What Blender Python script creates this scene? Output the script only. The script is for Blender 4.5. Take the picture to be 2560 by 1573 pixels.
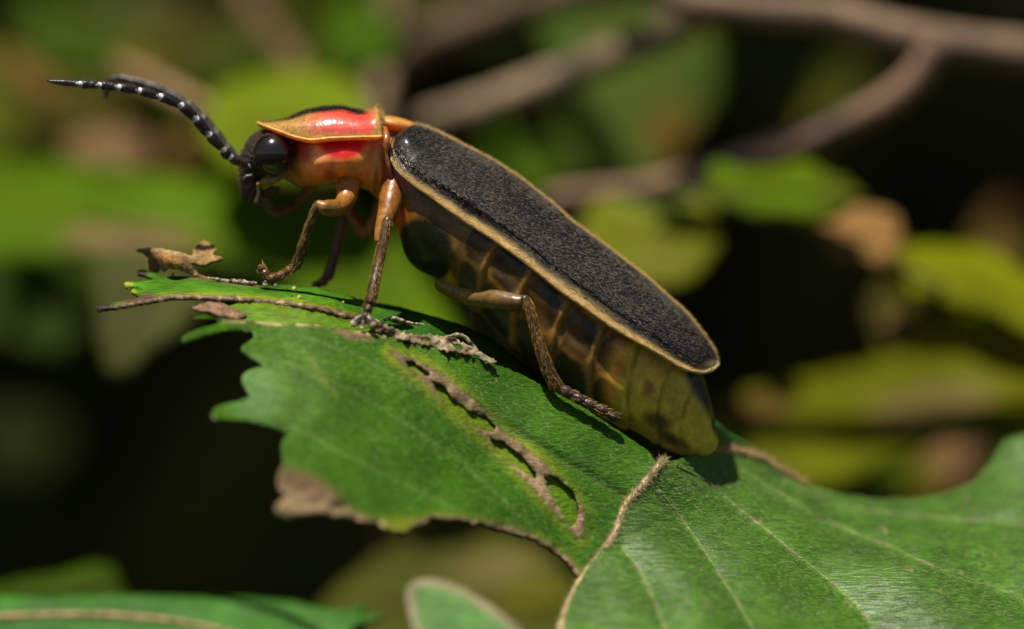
import bpy, math, random
import numpy as np
from mathutils import Vector
from mathutils.geometry import delaunay_2d_cdt

# ------------------------------------------------------------------ set-up
S = 0.001            # everything below is written in millimetres
D = 150.0            # working distance of the macro lens, mm
rng = np.random.default_rng(7)
random.seed(7)
scene = bpy.context.scene
for o in list(bpy.data.objects):
    bpy.data.objects.remove(o)
C = scene.collection

# camera ------------------------------------------------------------
cd = bpy.data.cameras.new('camera')
cam = bpy.data.objects.new('camera', cd)
C.objects.link(cam)
cam.location = (0, -D * S, 0)
cam.rotation_euler = (math.radians(90), 0, 0)
cd.sensor_width = 36.0
cd.lens = 36.0 * D / 25.6
cd.clip_start = 0.005
cd.clip_end = 200.0
cd.dof.use_dof = True
cd.dof.focus_distance = (D + 0.35) * S
cd.dof.aperture_fstop = cd.lens / 6.4
scene.camera = cam

# sun and sky --------------------------------------------------------
L = Vector((-0.17, -0.31, 0.92)).normalized()
world = bpy.data.worlds.new('World')
scene.world = world
world.use_nodes = True
wn = world.node_tree
wn.nodes.clear()
sky = wn.nodes.new('ShaderNodeTexSky')
sky.sky_type = 'NISHITA'
sky.sun_disc = False
sky.sun_elevation = math.asin(L.z)
sky.sun_rotation = math.atan2(L.x, L.y)
bg = wn.nodes.new('ShaderNodeBackground')
bg.inputs['Strength'].default_value = 0.05
wo = wn.nodes.new('ShaderNodeOutputWorld')
wn.links.new(sky.outputs[0], bg.inputs[0])
wn.links.new(bg.outputs[0], wo.inputs[0])
sl = bpy.data.lights.new('sun', 'SUN')
sl.energy = 5.0
sl.angle = math.radians(0.53)
sl.color = (1.0, 0.93, 0.80)
sun = bpy.data.objects.new('sun', sl)
C.objects.link(sun)
sun.location = L * 0.5
sun.rotation_euler = (-L).to_track_quat('-Z', 'Y').to_euler()
vs = scene.view_settings
vs.view_transform = 'Standard'
vs.look = 'None'
vs.exposure = 0.5
vs.gamma = 1.0
scene.render.engine = 'CYCLES'

# ------------------------------------------------------------------ helpers
def P(px, py, y=0.0):
    """photograph pixel (2560 wide) at depth y mm behind the focus plane -> mm"""
    px, py, y = np.broadcast_arrays(np.asarray(px, float), np.asarray(py, float), np.asarray(y, float))
    k = (D + y) / D
    return np.stack([(px - 1280) / 100 * k, y, (786.5 - py) / 100 * k], -1)

def toP(v):
    k = (D + v[..., 1]) / D
    return v[..., 0] / k * 100 + 1280, 786.5 - v[..., 2] / k * 100

def catmull(pts, n, closed=False):
    p = np.asarray(pts, float)
    if closed:
        q = np.vstack([p[-1], p, p[0], p[1]])
    else:
        q = np.vstack([2 * p[0] - p[1], p, 2 * p[-1] - p[-2]])
    out = []
    m = 16
    for i in range(1, len(q) - 2):
        t = np.linspace(0, 1, m, endpoint=False)[:, None]
        a, b, c, d = q[i - 1], q[i], q[i + 1], q[i + 2]
        out.append(0.5 * (2 * b + (c - a) * t + (2 * a - 5 * b + 4 * c - d) * t ** 2 + (3 * b - a - 3 * c + d) * t ** 3))
    out = np.vstack(out + [q[-2][None]])
    return resample(out, n)

def resample(p, n):
    p = np.asarray(p, float)
    w = min(3, p.shape[1])
    s = np.r_[0, np.cumsum(np.linalg.norm(np.diff(p[:, :w], axis=0), axis=1))]
    t = np.linspace(0, s[-1], n)
    return np.stack([np.interp(t, s, p[:, k]) for k in range(p.shape[1])], 1)

def fnoise(x, seed=0, octaves=3):
    """cheap smooth 1-D noise"""
    r = np.random.default_rng(seed)
    o = np.zeros_like(np.asarray(x, float))
    for k in range(octaves):
        for _ in range(3):
            o += np.sin(np.asarray(x) * (2 ** k) * r.uniform(.6, 1.5) + r.uniform(0, 6.28)) / (2 ** k) / 3
    return o

def noise2(x, y, seed=0, octaves=3):
    r = np.random.default_rng(seed)
    o = 0
    for k in range(octaves):
        for _ in range(4):
            a = r.uniform(0, 6.28)
            f = (2 ** k) * r.uniform(.6, 1.5)
            o = o + np.sin((x * math.cos(a) + y * math.sin(a)) * f + r.uniform(0, 6.28)) / (2 ** k) / 4
    return o

def root(name, loc, label, cat, group=None):
    o = bpy.data.objects.new(name, None)
    C.objects.link(o)
    o.location = Vector(loc) * S
    o.empty_display_size = 0.002
    o['label'] = label
    o['category'] = cat
    if group:
        o['group'] = group
    return o

def origin_of(o):
    p = Vector((0, 0, 0))
    while o is not None:
        p += o.location
        o = o.parent
    return p

def mk(name, v, f, mat, parent=None, cols=None, smooth=True, loc=None, kind=None, label=None, cat=None, group=None):
    v = np.asarray(v, float) * S
    if parent is not None:
        off = origin_of(parent)
    else:
        off = Vector(loc) * S if loc is not None else Vector((0, 0, 0))
    v = v - np.array(off)
    me = bpy.data.meshes.new(name)
    me.from_pydata(v.tolist(), [], [list(map(int, q)) for q in f])
    if smooth:
        me.polygons.foreach_set('use_smooth', [True] * len(me.polygons))
    if cols is not None:
        c = np.asarray(cols, float)
        if c.ndim == 1:
            c = np.tile(c, (len(v), 1))
        c = np.clip(c, 0, 1) if c.shape[1] == 4 else np.c_[np.clip(c[:, :3], 0, 1), np.ones(len(c))]
        at = me.attributes.new('Col', 'FLOAT_COLOR', 'POINT')
        at.data.foreach_set('color', c.ravel())
    me.materials.append(mat)
    me.update()
    o = bpy.data.objects.new(name, me)
    C.objects.link(o)
    if parent is not None:
        o.parent = parent
    else:
        o.location = off
    if kind:
        o['kind'] = kind
    if label:
        o['label'] = label
    if cat:
        o['category'] = cat
    if group:
        o['group'] = group
    return o

def solid(o, t):
    m = o.modifiers.new('thickness', 'SOLIDIFY')
    m.thickness = t * S
    m.offset = -1.0
    m.use_even_offset = False

def grid_faces(n, m, wrap=False):
    i, j = np.meshgrid(np.arange(n - 1), np.arange(m if wrap else m - 1), indexing='ij')
    a = i * m + j
    b = i * m + (j + 1) % m
    return np.stack([a, b, b + m, a + m], -1).reshape(-1, 4)

def tube_geo(path, rad, seg=14, n=60, smooth=True, flat=1.0, flatdir=(0, 1, 0), bump=0.0, seed=0):
    """path Nx3 mm, rad list -> swept tube with rounded ends"""
    path, rad = np.asarray(path, float), np.asarray(rad, float)
    if len(rad) != len(path):
        rad = np.interp(np.linspace(0, 1, len(path)), np.linspace(0, 1, len(rad)), rad)
    p = np.c_[path, rad]
    p = catmull(p, n) if smooth else resample(p, n)
    c, r = p[:, :3], np.maximum(p[:, 3], 1e-3)
    t = np.gradient(c, axis=0)
    t /= np.linalg.norm(t, axis=1)[:, None] + 1e-12
    # rounded caps
    fd = np.asarray(flatdir, float)
    N = np.zeros_like(t)
    prev = np.cross(t[0], [0.31, 0.2, 0.93])
    prev /= np.linalg.norm(prev)
    for i in range(n):
        prev = prev - t[i] * prev.dot(t[i])
        prev /= np.linalg.norm(prev) + 1e-12
        N[i] = prev
    B = np.cross(t, N)
    caps = np.array([0.0, 0.45, 0.8, 0.95])
    cc = [c[0] - t[0] * r[0] * math.sqrt(1 - q * q) * 0.8 for q in caps]
    rr = [r[0] * q for q in caps]
    ce = [c[-1] + t[-1] * r[-1] * math.sqrt(1 - q * q) * 0.8 for q in caps[::-1]]
    re_ = [r[-1] * q for q in caps[::-1]]
    c2 = np.vstack([cc, c, ce])
    r2 = np.r_[rr, r, re_]
    N2 = np.vstack([np.tile(N[0], (4, 1)), N, np.tile(N[-1], (4, 1))])
    B2 = np.vstack([np.tile(B[0], (4, 1)), B, np.tile(B[-1], (4, 1))])
    th = np.linspace(0, 2 * np.pi, seg, endpoint=False)
    rad2 = r2[:, None] * np.ones(seg)
    if bump:
        g = np.random.default_rng(seed).normal(0, 1, rad2.shape)
        g = (g + np.roll(g, 1, 1) + np.roll(g, 1, 0)) / 3
        rad2 = rad2 * (1 + bump * g)
    off = rad2[..., None] * (np.cos(th)[None, :, None] * N2[:, None] + np.sin(th)[None, :, None] * B2[:, None])
    if flat != 1.0:
        fd = fd / np.linalg.norm(fd)
        off = off + (flat - 1) * (off @ fd)[..., None] * fd
    v = (c2[:, None] + off).reshape(-1, 3)
    f = grid_faces(len(c2), seg, True)
    s = np.r_[np.zeros(4), np.linspace(0, 1, n), np.ones(4)]
    return v, f, np.repeat(s, seg)

def tube(name, path, rad, mat, parent=None, col=(.1, .1, .1), **kw):
    kk = {k: kw.pop(k) for k in list(kw) if k in ('seg', 'n', 'smooth', 'flat', 'flatdir', 'bump', 'seed')}
    v, f, s = tube_geo(path, rad, **kk)
    cols = col(s, v) if callable(col) else col
    return mk(name, v, f, mat, parent, cols, **kw)

def pip(poly, x, y):
    poly = np.asarray(poly, float)
    inside = np.zeros(np.shape(x), bool)
    n = len(poly)
    j = n - 1
    for i in range(n):
        xi, yi = poly[i]
        xj, yj = poly[j]
        if yi != yj:
            cnd = ((yi > y) != (yj > y)) & (x < (xj - xi) * (y - yi) / (yj - yi) + xi)
            inside ^= cnd
        j = i
    return inside

def pdist(poly, x, y, closed=True):
    poly = np.asarray(poly, float)
    a = poly
    b = np.roll(poly, -1, 0)
    if not closed:
        a, b = a[:-1], b[:-1]
    d = np.full(np.shape(x), 1e9)
    for (ax, ay), (bx, by) in zip(a, b):
        dx, dy = bx - ax, by - ay
        l2 = dx * dx + dy * dy + 1e-9
        t = np.clip(((x - ax) * dx + (y - ay) * dy) / l2, 0, 1)
        d = np.minimum(d, np.hypot(x - ax - t * dx, y - ay - t * dy))
    return d

def tps(ctrl, lam=1e-3):
    c = np.asarray(ctrl, float)
    X = c[:, :2] / 500
    n = len(c)
    def U(r2):
        return np.where(r2 < 1e-12, 0, r2 * np.log(np.maximum(r2, 1e-12)))
    K = U(((X[:, None] - X[None]) ** 2).sum(-1)) + lam * np.eye(n)
    Q = np.c_[np.ones(n), X]
    A = np.block([[K, Q], [Q.T, np.zeros((3, 3))]])
    w = np.linalg.solve(A, np.r_[c[:, 2], 0, 0, 0])
    def f(px, py):
        px = np.asarray(px, float)
        py = np.asarray(py, float)
        x = np.stack([px, py], -1) / 500
        r2 = ((x[..., None, :] - X) ** 2).sum(-1)
        return U(r2) @ w[:n] + w[n] + x[..., 0] * w[n + 1] + x[..., 1] * w[n + 2]
    return f

def rough_outline(poly, step, amp, seed=0, freq=.12, closed=True):
    p = np.asarray(poly, float)
    if closed:
        p = np.vstack([p, p[0]])
    s = np.linalg.norm(np.diff(p, axis=0), axis=1).sum()
    n = max(8, int(s / step))
    q = resample(p, n)
    if closed:
        q = q[:-1]
    t = np.arange(len(q)) * step
    if amp:
        q[:, 0] += amp * fnoise(t * freq, seed)
        q[:, 1] += amp * fnoise(t * freq, seed + 1)
    return q

def sheet_geo(outline, holes, spacing, seed=0):
    r = np.random.default_rng(seed)
    o = np.asarray(outline, float)
    x0, y0 = o.min(0)
    x1, y1 = o.max(0)
    gx = np.arange(x0, x1, spacing)
    gy = np.arange(y0, y1, spacing * .87)
    X, Y = np.meshgrid(gx, gy)
    X = X + (np.arange(len(gy)) % 2)[:, None] * spacing / 2
    X = (X + r.uniform(-.15, .15, X.shape) * spacing).ravel()
    Y = (Y + r.uniform(-.15, .15, Y.shape) * spacing).ravel()
    ok = pip(o, X, Y)
    for h in holes:
        ok &= ~pip(h, X, Y)
    X, Y = X[ok], Y[ok]
    d = pdist(o, X, Y)
    for h in holes:
        d = np.minimum(d, pdist(h, X, Y))
    ok = d > spacing * .55
    X, Y = X[ok], Y[ok]
    loops = [o] + [np.asarray(h, float) for h in holes]
    pts, edges = [], []
    for lp in loops:
        b = len(pts)
        pts += lp.tolist()
        edges += [(b + i, b + (i + 1) % len(lp)) for i in range(len(lp))]
    pts += np.c_[X, Y].tolist()
    rv, re_, rf, *_ = delaunay_2d_cdt([Vector(p) for p in pts], edges, [], 0, 1e-4)
    v = np.array([(p[0], p[1]) for p in rv])
    f = np.array([list(t) for t in rf if len(t) == 3])
    cx = v[f].mean(1)
    ok = pip(o, cx[:, 0], cx[:, 1])
    for h in holes:
        ok &= ~pip(h, cx[:, 0], cx[:, 1])
    f = f[ok]
    # face the camera (image y runs down)
    a, b, c = v[f[:, 0]], v[f[:, 1]], v[f[:, 2]]
    cr = (b[:, 0] - a[:, 0]) * (c[:, 1] - a[:, 1]) - (b[:, 1] - a[:, 1]) * (c[:, 0] - a[:, 0])
    f[cr > 0] = f[cr > 0][:, ::-1]
    used = np.unique(f)
    mp = np.full(len(v), -1)
    mp[used] = np.arange(len(used))
    return v[used], mp[f]

def spikes(base, direc, length, rad, bend=None):
    """many tiny three-sided hairs in one mesh"""
    base = np.asarray(base, float)
    d = np.asarray(direc, float)
    d = d / (np.linalg.norm(d, axis=1)[:, None] + 1e-12)
    n = len(base)
    ref = np.where(np.abs(d[:, 2:3]) < .8, np.array([[0, 0, 1.]]), np.array([[1., 0, 0]]))
    a = np.cross(d, ref)
    a /= np.linalg.norm(a, axis=1)[:, None] + 1e-12
    b = np.cross(d, a)
    length = np.broadcast_to(length, n)[:, None]
    rad = np.broadcast_to(rad, n)[:, None]
    ring = [base + rad * (math.cos(t) * a + math.sin(t) * b) for t in (0, 2.094, 4.189)]
    if bend is None:
        tip = base + d * length
    else:
        tip = base + d * length + bend
    v = np.stack(ring + [tip], 1).reshape(-1, 3)
    k = np.arange(n)[:, None] * 4
    f = np.concatenate([k + np.array([[0, 1, 3]]), k + np.array([[1, 2, 3]]), k + np.array([[2, 0, 3]])], 0)
    return v, f

def blend(c, col, w):
    w = np.clip(w, 0, 1)[..., None]
    return c * (1 - w) + np.asarray(col, float) * w

def sm(x, a, b):
    t = np.clip((x - a) / (b - a), 0, 1)
    return t * t * (3 - 2 * t)

def blob(px, py, cx, cy, rx, ry, rot=0, soft=.35):
    c, s = math.cos(math.radians(rot)), math.sin(math.radians(rot))
    dx, dy = px - cx, py - cy
    u = (dx * c + dy * s) / rx
    v = (-dx * s + dy * c) / ry
    return 1 - sm(np.hypot(u, v), 1 - soft, 1 + soft)

# ------------------------------------------------------------------ materials
def material(name, rough=.5, spec=.5, sss=0.0, sss_r=.25, coat=0.0, coat_rough=.05, sheen=0.0,
             noise=(20.0, .25), fine=None, bump=(60.0, .01), trans=0.0, trans_col=(1, 1, 1), rough_noise=0.0, bump2=None, stretch=None, cells=None, coat_ior=1.5, gloss_alpha=False):
    m = bpy.data.materials.new(name)
    m.use_nodes = True
    nt = m.node_tree
    nd, ln = nt.nodes, nt.links
    nd.clear()
    out = nd.new('ShaderNodeOutputMaterial')
    pr = nd.new('ShaderNodeBsdfPrincipled')
    at = nd.new('ShaderNodeAttribute')
    at.attribute_name = 'Col'
    tc = nd.new('ShaderNodeTexCoord')
    co = tc.outputs['Object']
    if stretch:
        mp = nd.new('ShaderNodeMapping')
        mp.inputs['Rotation'].default_value = stretch[0]
        mp.inputs['Scale'].default_value = stretch[1]
        ln.new(co, mp.inputs['Vector'])
        co_s = mp.outputs[0]
    else:
        co_s = co
    col = at.outputs['Color']
    def nz(scale, detail=3, vec=None):
        n = nd.new('ShaderNodeTexNoise')
        n.inputs['Scale'].default_value = scale / S / 10
        n.inputs['Detail'].default_value = detail
        ln.new(vec or co, n.inputs['Vector'])
        return n.outputs['Fac']
    def modulate(col, fac, amt):
        mr = nd.new('ShaderNodeMapRange')
        mr.inputs['From Min'].default_value = .28
        mr.inputs['From Max'].default_value = .72
        mr.inputs['To Min'].default_value = 1 - amt
        mr.inputs['To Max'].default_value = 1 + amt
        ln.new(fac, mr.inputs['Value'])
        mx = nd.new('ShaderNodeVectorMath')
        mx.operation = 'SCALE'
        ln.new(col, mx.inputs[0])
        ln.new(mr.outputs[0], mx.inputs['Scale'])
        return mx.outputs[0]
    if noise:
        col = modulate(col, nz(noise[0]), noise[1])
    if fine:
        col = modulate(col, nz(fine[0], 2, co_s), fine[1])
    cell_h = None
    if cells:
        vo = nd.new('ShaderNodeTexVoronoi')
        vo.feature = 'DISTANCE_TO_EDGE'
        vo.inputs['Scale'].default_value = cells[0] / S / 10
        wv = nd.new('ShaderNodeVectorMath')
        wv.operation = 'MULTIPLY_ADD'
        nn_ = nd.new('ShaderNodeTexNoise')
        nn_.inputs['Scale'].default_value = cells[0] / S / 12
        ln.new(co_s, nn_.inputs['Vector'])
        ln.new(nn_.outputs['Color'], wv.inputs[0])
        wv.inputs[1].default_value = (.0006, .0006, .0006)
        ln.new(co_s, wv.inputs[2])
        ln.new(wv.outputs[0], vo.inputs['Vector'])
        mr = nd.new('ShaderNodeMapRange')
        mr.inputs['From Max'].default_value = .22
        mr.inputs['To Min'].default_value = 1 + cells[1]
        mr.inputs['To Max'].default_value = 1 - cells[1] * .25
        ln.new(vo.outputs['Distance'], mr.inputs['Value'])
        sc2 = nd.new('ShaderNodeVectorMath')
        sc2.operation = 'SCALE'
        ln.new(col, sc2.inputs[0])
        ln.new(mr.outputs[0], sc2.inputs['Scale'])
        col = sc2.outputs[0]
        m2 = nd.new('ShaderNodeMapRange')
        m2.inputs['From Max'].default_value = .3
        ln.new(vo.outputs['Distance'], m2.inputs['Value'])
        cell_h = m2.outputs[0]
    ln.new(col, pr.inputs['Base Color'])
    pr.inputs['Roughness'].default_value = rough
    if rough_noise:
        mr = nd.new('ShaderNodeMapRange')
        mr.inputs['To Min'].default_value = max(.03, rough - rough_noise)
        mr.inputs['To Max'].default_value = min(1, rough + rough_noise)
        ln.new(nz(noise[0] * 2.3), mr.inputs['Value'])
        ln.new(mr.outputs[0], pr.inputs['Roughness'])
    pr.inputs['Specular IOR Level'].default_value = spec
    if sss:
        pr.inputs['Subsurface Weight'].default_value = sss
        pr.inputs['Subsurface Radius'].default_value = (1.0, .45, .2)
        pr.inputs['Subsurface Scale'].default_value = sss_r * S
    if coat:
        pr.inputs['Coat Weight'].default_value = coat
        if gloss_alpha:
            ln.new(at.outputs['Alpha'], pr.inputs['Coat Weight'])
        pr.inputs['Coat Roughness'].default_value = coat_rough
        pr.inputs['Coat IOR'].default_value = coat_ior
    if sheen:
        pr.inputs['Sheen Weight'].default_value = sheen
        pr.inputs['Sheen Roughness'].default_value = .4
    nrm = None
    if cell_h is not None:
        bp = nd.new('ShaderNodeBump')
        bp.inputs['Distance'].default_value = cells[2] * S
        ln.new(cell_h, bp.inputs['Height'])
        nrm = bp.outputs[0]
    for b, vec in ((bump, co), (bump2, co_s)):
        if b:
            bp = nd.new('ShaderNodeBump')
            bp.inputs['Strength'].default_value = 1.0
            bp.inputs['Distance'].default_value = b[1] * S
            ln.new(nz(b[0], 3, vec), bp.inputs['Height'])
            if nrm is not None:
                ln.new(nrm, bp.inputs['Normal'])
            nrm = bp.outputs[0]
    if nrm is not None:
        ln.new(nrm, pr.inputs['Normal'])
        ln.new(nrm, pr.inputs['Coat Normal'])
    sh = pr.outputs[0]
    if trans:
        tr = nd.new('ShaderNodeBsdfTranslucent')
        mm = nd.new('ShaderNodeVectorMath')
        mm.operation = 'MULTIPLY'
        ln.new(col, mm.inputs[0])
        mm.inputs[1].default_value = trans_col
        ln.new(mm.outputs[0], tr.inputs['Color'])
        if nrm is not None:
            ln.new(nrm, tr.inputs['Normal'])
        mx = nd.new('ShaderNodeMixShader')
        mx.inputs[0].default_value = trans
        ln.new(sh, mx.inputs[1])
        ln.new(tr.outputs[0], mx.inputs[2])
        sh = mx.outputs[0]
    ln.new(sh, out.inputs['Surface'])
    return m

M_leaf = material('leaf_green', rough=.45, spec=.25, noise=(8, .28), fine=(120, .32), bump=(130, .008), cells=(45, .32, .010),
                  bump2=(60, .012), stretch=((0, math.radians(35), 0), (.25, 1, 2.2)), trans=.22, trans_col=(1.5, 1.35, .6), rough_noise=.12)
M_leafR = material('leaf_green_broad', rough=.46, spec=.45, sheen=.08, noise=(6, .28), fine=(110, .34), bump=(170, .013), cells=(38, .34, .012),
                   bump2=(70, .018), stretch=((0, math.radians(-20), 0), (.22, .8, 2.4)), trans=.15, trans_col=(1.4, 1.3, .6), rough_noise=.12)
M_far = material('leaf_soft', rough=.6, spec=.05, noise=(2.5, .30), fine=None, bump=(12, .05), trans=.45, trans_col=(1.6, 1.4, .5))
M_dry = material('withered_tissue', rough=.8, spec=.25, noise=(40, .45), fine=(160, .4), bump=(90, .03), trans=.12, trans_col=(1.3, 1.1, .8))
M_bark = material('bark', rough=.75, spec=.3, noise=(4, .35), fine=(20, .25), bump=(15, .08))
M_fuzz = material('leaf_hair', rough=.5, spec=.4, noise=None, bump=None, trans=.3)
M_elytron = material('elytron_cuticle', rough=.5, spec=.15, noise=(30, .25), bump=(140, .006), coat=.45, coat_rough=.2)
M_setae = material('setae', rough=.35, spec=.6, noise=None, bump=None, trans=.25)
M_pron = material('pronotum_cuticle', rough=.45, spec=.4, sss=.5, sss_r=.2, noise=(40, .2), fine=(120, .22), bump=(14, .010), bump2=(75, .012), coat=1.0, coat_rough=.17, coat_ior=1.9, gloss_alpha=True, trans=.25, trans_col=(1.5, 1.1, .8))
M_body = material('body_cuticle', rough=.33, spec=.35, sss=.8, sss_r=.4, noise=(25, .22), fine=(90, .15), bump=(60, .010))
M_dark = material('head_cuticle', rough=.38, spec=.5, noise=(50, .35), bump=(120, .012))
M_eye = material('compound_eye', rough=.25, spec=.12, noise=None, bump=None, coat=1.0, coat_rough=.13)
M_leg = material('leg_cuticle', rough=.36, spec=.45, sss=.35, sss_r=.12, noise=(30, .4), fine=(130, .3), bump=(90, .008))
M_soil = material('soil', rough=.95, spec=.1, noise=(.15, .4), bump=(.5, .5))

# ------------------------------------------------------------------ the setting
def ground():
    n = 90
    t = np.linspace(-1, 1, n)
    x = np.sign(t) * np.abs(t) ** 2.6 * 30000
    X, Y = np.meshgrid(x, x, indexing='ij')
    r = np.hypot(X, Y)
    Z = -140 + 6 * noise2(X / 60, Y / 60, 3) * np.clip(r / 100, 0, 1) + 420 * sm(Y, 330, 800) * sm(4000 - r, 0, 2000)
    v = np.stack([X, Y, Z], -1).reshape(-1, 3)
    c = np.tile([.028, .022, .014], (len(v), 1)) * (1 + .3 * noise2(v[:, 0] / 40, v[:, 1] / 40, 5))[:, None]
    mk('ground', v, grid_faces(n, n)[:, ::1], M_soil, None, c, kind='structure')
ground()

def leaf_cloud(name, n, box, size, col, seed, label, cat):
    r = np.random.default_rng(seed)
    lo, hi = np.array(box[0], float), np.array(box[1], float)
    c = r.uniform(lo, hi, (n, 3))
    a = r.normal(0, 1, (n, 3))
    a[:, 2] *= .5
    a /= np.linalg.norm(a, axis=1)[:, None]
    b = np.cross(a, r.normal(0, 1, (n, 3)))
    b /= np.linalg.norm(b, axis=1)[:, None]
    nn = np.cross(a, b)
    s = r.uniform(size[0], size[1], n)[:, None]
    w = s * .45
    v = np.stack([c - a * s, c - a * s * .35 + b * w, c + a * s * .35 + b * w * .8, c + a * s,
                  c + a * s * .35 - b * w * .8, c - a * s * .35 - b * w, c - a * s * .35 - nn * w * .3, c + a * s * .35 - nn * w * .3], 1).reshape(-1, 3)
    k = np.arange(n)[:, None] * 8
    f = []
    for q in ((0, 6, 1), (1, 6, 7), (1, 7, 2), (2, 7, 3), (3, 7, 4), (4, 7, 6), (4, 6, 5), (5, 6, 0)):
        f.append(k + np.array([q]))
    f = np.concatenate(f, 0)
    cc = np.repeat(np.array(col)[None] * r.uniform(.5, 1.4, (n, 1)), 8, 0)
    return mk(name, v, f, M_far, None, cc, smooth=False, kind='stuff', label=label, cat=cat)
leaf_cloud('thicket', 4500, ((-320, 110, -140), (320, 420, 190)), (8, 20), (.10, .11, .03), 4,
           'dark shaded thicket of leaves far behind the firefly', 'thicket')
leaf_cloud('shrub_canopy', 5200, ((-260, 72, 105), (260, 480, 210)), (12, 26), (.03, .055, .012), 5,  # leaf mass out of view, added to keep the sun off the background
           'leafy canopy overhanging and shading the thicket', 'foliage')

# ------------------------------------------------------------------ leaf sheets
def smooth_poly(poly, n=None, teeth=0, tooth_len=0):
    p = catmull(poly, n or max(60, len(poly) * 14), closed=True)[:-1]
    return p

def sheet(name, outline, ctrl, mat, parent, colf, spacing, thick, holes=(), disp=None, seed=0, relief=None, **kw):
    v2, f = sheet_geo(outline, holes, spacing, seed)
    dep = tps(ctrl) if not callable(ctrl) else ctrl
    y = dep(v2[:, 0], v2[:, 1])
    if relief is not None:
        y = y + relief(v2[:, 0], v2[:, 1])
    v = P(v2[:, 0], v2[:, 1], y)
    if disp is not None:
        v = v + disp(v2[:, 0], v2[:, 1])
    o = mk(name, v, f, mat, parent, colf(v2[:, 0], v2[:, 1]), **kw)
    if thick:
        solid(o, thick)
    return o

def veincol(base, dots):
    def f(s, v):
        c = np.tile(np.array(base, float), (len(s), 1))
        return blend(c, dots, sm(fnoise(s * 60, 3), .1, .6))
    return f

# ------------------------------------------------------------------ the leaf under the firefly
ORIG = P(2900, 1500, 2.0)
leaf = root('chewed_leaf', ORIG, 'insect-chewed green leaf with torn brown-edged lobes that the firefly stands on', 'leaf')

GREEN = np.array([.036, .108, .004])
GREEN2 = np.array([.036, .098, .003])
YEL = np.array([.20, .23, .012])
TAN = np.array([.34, .235, .125])
BRN = np.array([.13, .075, .045])
DBR = np.array([.045, .03, .022])

F_ctrl = [(650, 805, -1.6), (480, 830, -3.0), (781, 811, -1.35), (535, 1030, -4.6), (700, 1080, -4.2), (700, 1250, -6.6), (870, 825, -1.1), (1070, 859, -.35),
          (1306, 937, .35), (1463, 1021, .45), (1620, 1126, .55), (1646, 1158, .4), (1552, 1252, -.4), (1490, 1400, -1.3), (1440, 1438, -1.7),
          (1329, 1346, -2.0), (1158, 1303, -3.3), (1006, 1334, -4.7), (884, 1297, -5.4), (1000, 1000, -1.9), (1200, 1150, -1.5), (800, 1000, -3.2),
          (900, 1150, -3.8), (1350, 1100, -.6), (1100, 940, -.9)]
F_dep = tps(F_ctrl)
F_left = [(478, 792), (500, 788), (521, 789), (545, 798), (560, 805), (535, 812), (505, 820), (471, 831), (455, 846), (458, 854), (468, 856), (503, 842),
          (557, 828), (610, 826), (632, 830), (636, 842), (620, 856), (604, 866), (606, 878), (625, 892), (646, 903), (660, 917), (645, 919), (622, 926), (607, 938),
          (606, 956), (617, 974), (628, 990), (612, 998), (593, 1004), (560, 1011), (543, 1017), (530, 1031), (530, 1042), (540, 1050), (575, 1049), (628, 1053),
          (682, 1067), (718, 1081), (725, 1079), (708, 1100), (704, 1115), (706, 1135), (710, 1157), (697, 1178), (694, 1200), (698, 1222), (715, 1232), (731, 1236),
          (705, 1248), (690, 1264), (689, 1279), (702, 1290), (719, 1291)]
F_bot = [(792, 1282), (840, 1288), (884, 1297), (951, 1310), (985, 1328), (1006, 1336), (1036, 1316), (1085, 1297), (1158, 1303), (1249, 1322), (1329, 1346), (1402, 1389), (1444, 1438)]
F_right = [(1471, 1436), (1494, 1403), (1541, 1328), (1565, 1262), (1617, 1201), (1646, 1160)]
F_top = [(1620, 1126), (1542, 1074), (1463, 1021), (1384, 979), (1306, 937), (1227, 906), (1148, 882), (1070, 859), (965, 838), (870, 825), (781, 811), (676, 806), (600, 801), (560, 798)]
left = rough_outline(F_left, 7, 1.0, 1, closed=False)
bot = rough_outline(F_bot, 7, 4.0, 2, .16, closed=False)
top = rough_outline(F_top, 7, 1.6, 3, .2, closed=False)
F_out = np.vstack([left, bot[1:], np.array(F_right), top[:-1]])
# remove the little overlap at the upper prong
F_out = F_out[np.r_[True, np.linalg.norm(np.diff(F_out, axis=0), axis=1) > 2.5]]

def hz(pts, seed):
    q = np.array([(650 + .5245 * x, 780 + .5245 * y) for x, y in pts])
    c = q.mean(0)
    d = q - c
    q = c + d * (1 + 10 / (np.linalg.norm(d, axis=1)[:, None] + 1e-6))
    return rough_outline(q, 6, 1.8, seed, .25)
holes = [hz([(705, 240), (740, 248), (800, 290), (780, 296), (730, 270)], 11),
         hz([(830, 335), (900, 372), (935, 425), (985, 465), (1060, 490), (1112, 540), (1090, 562), (1000, 530), (930, 470), (870, 408)], 12),
         hz([(1095, 598), (1170, 632), (1235, 690), (1305, 762), (1298, 784), (1220, 725), (1150, 672)], 13),
         hz([(1362, 790), (1420, 802), (1482, 868), (1508, 930), (1494, 995), (1470, 1012), (1440, 930), (1398, 872)], 14)]
slit_u = np.array([(975, 880), (1028, 895), (1096, 932), (1153, 974), (1211, 1026), (1253, 1079), (1316, 1121), (1384, 1184), (1437, 1241), (1460, 1283), (1452, 1352)], float)
slit_l = np.array([(985, 888), (1059, 953), (1122, 1016), (1174, 1063), (1222, 1100), (1269, 1147), (1316, 1200), (1358, 1247), (1400, 1289), (1440, 1335)], float)
slit_poly = np.vstack([slit_u, slit_l[::-1]])

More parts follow.
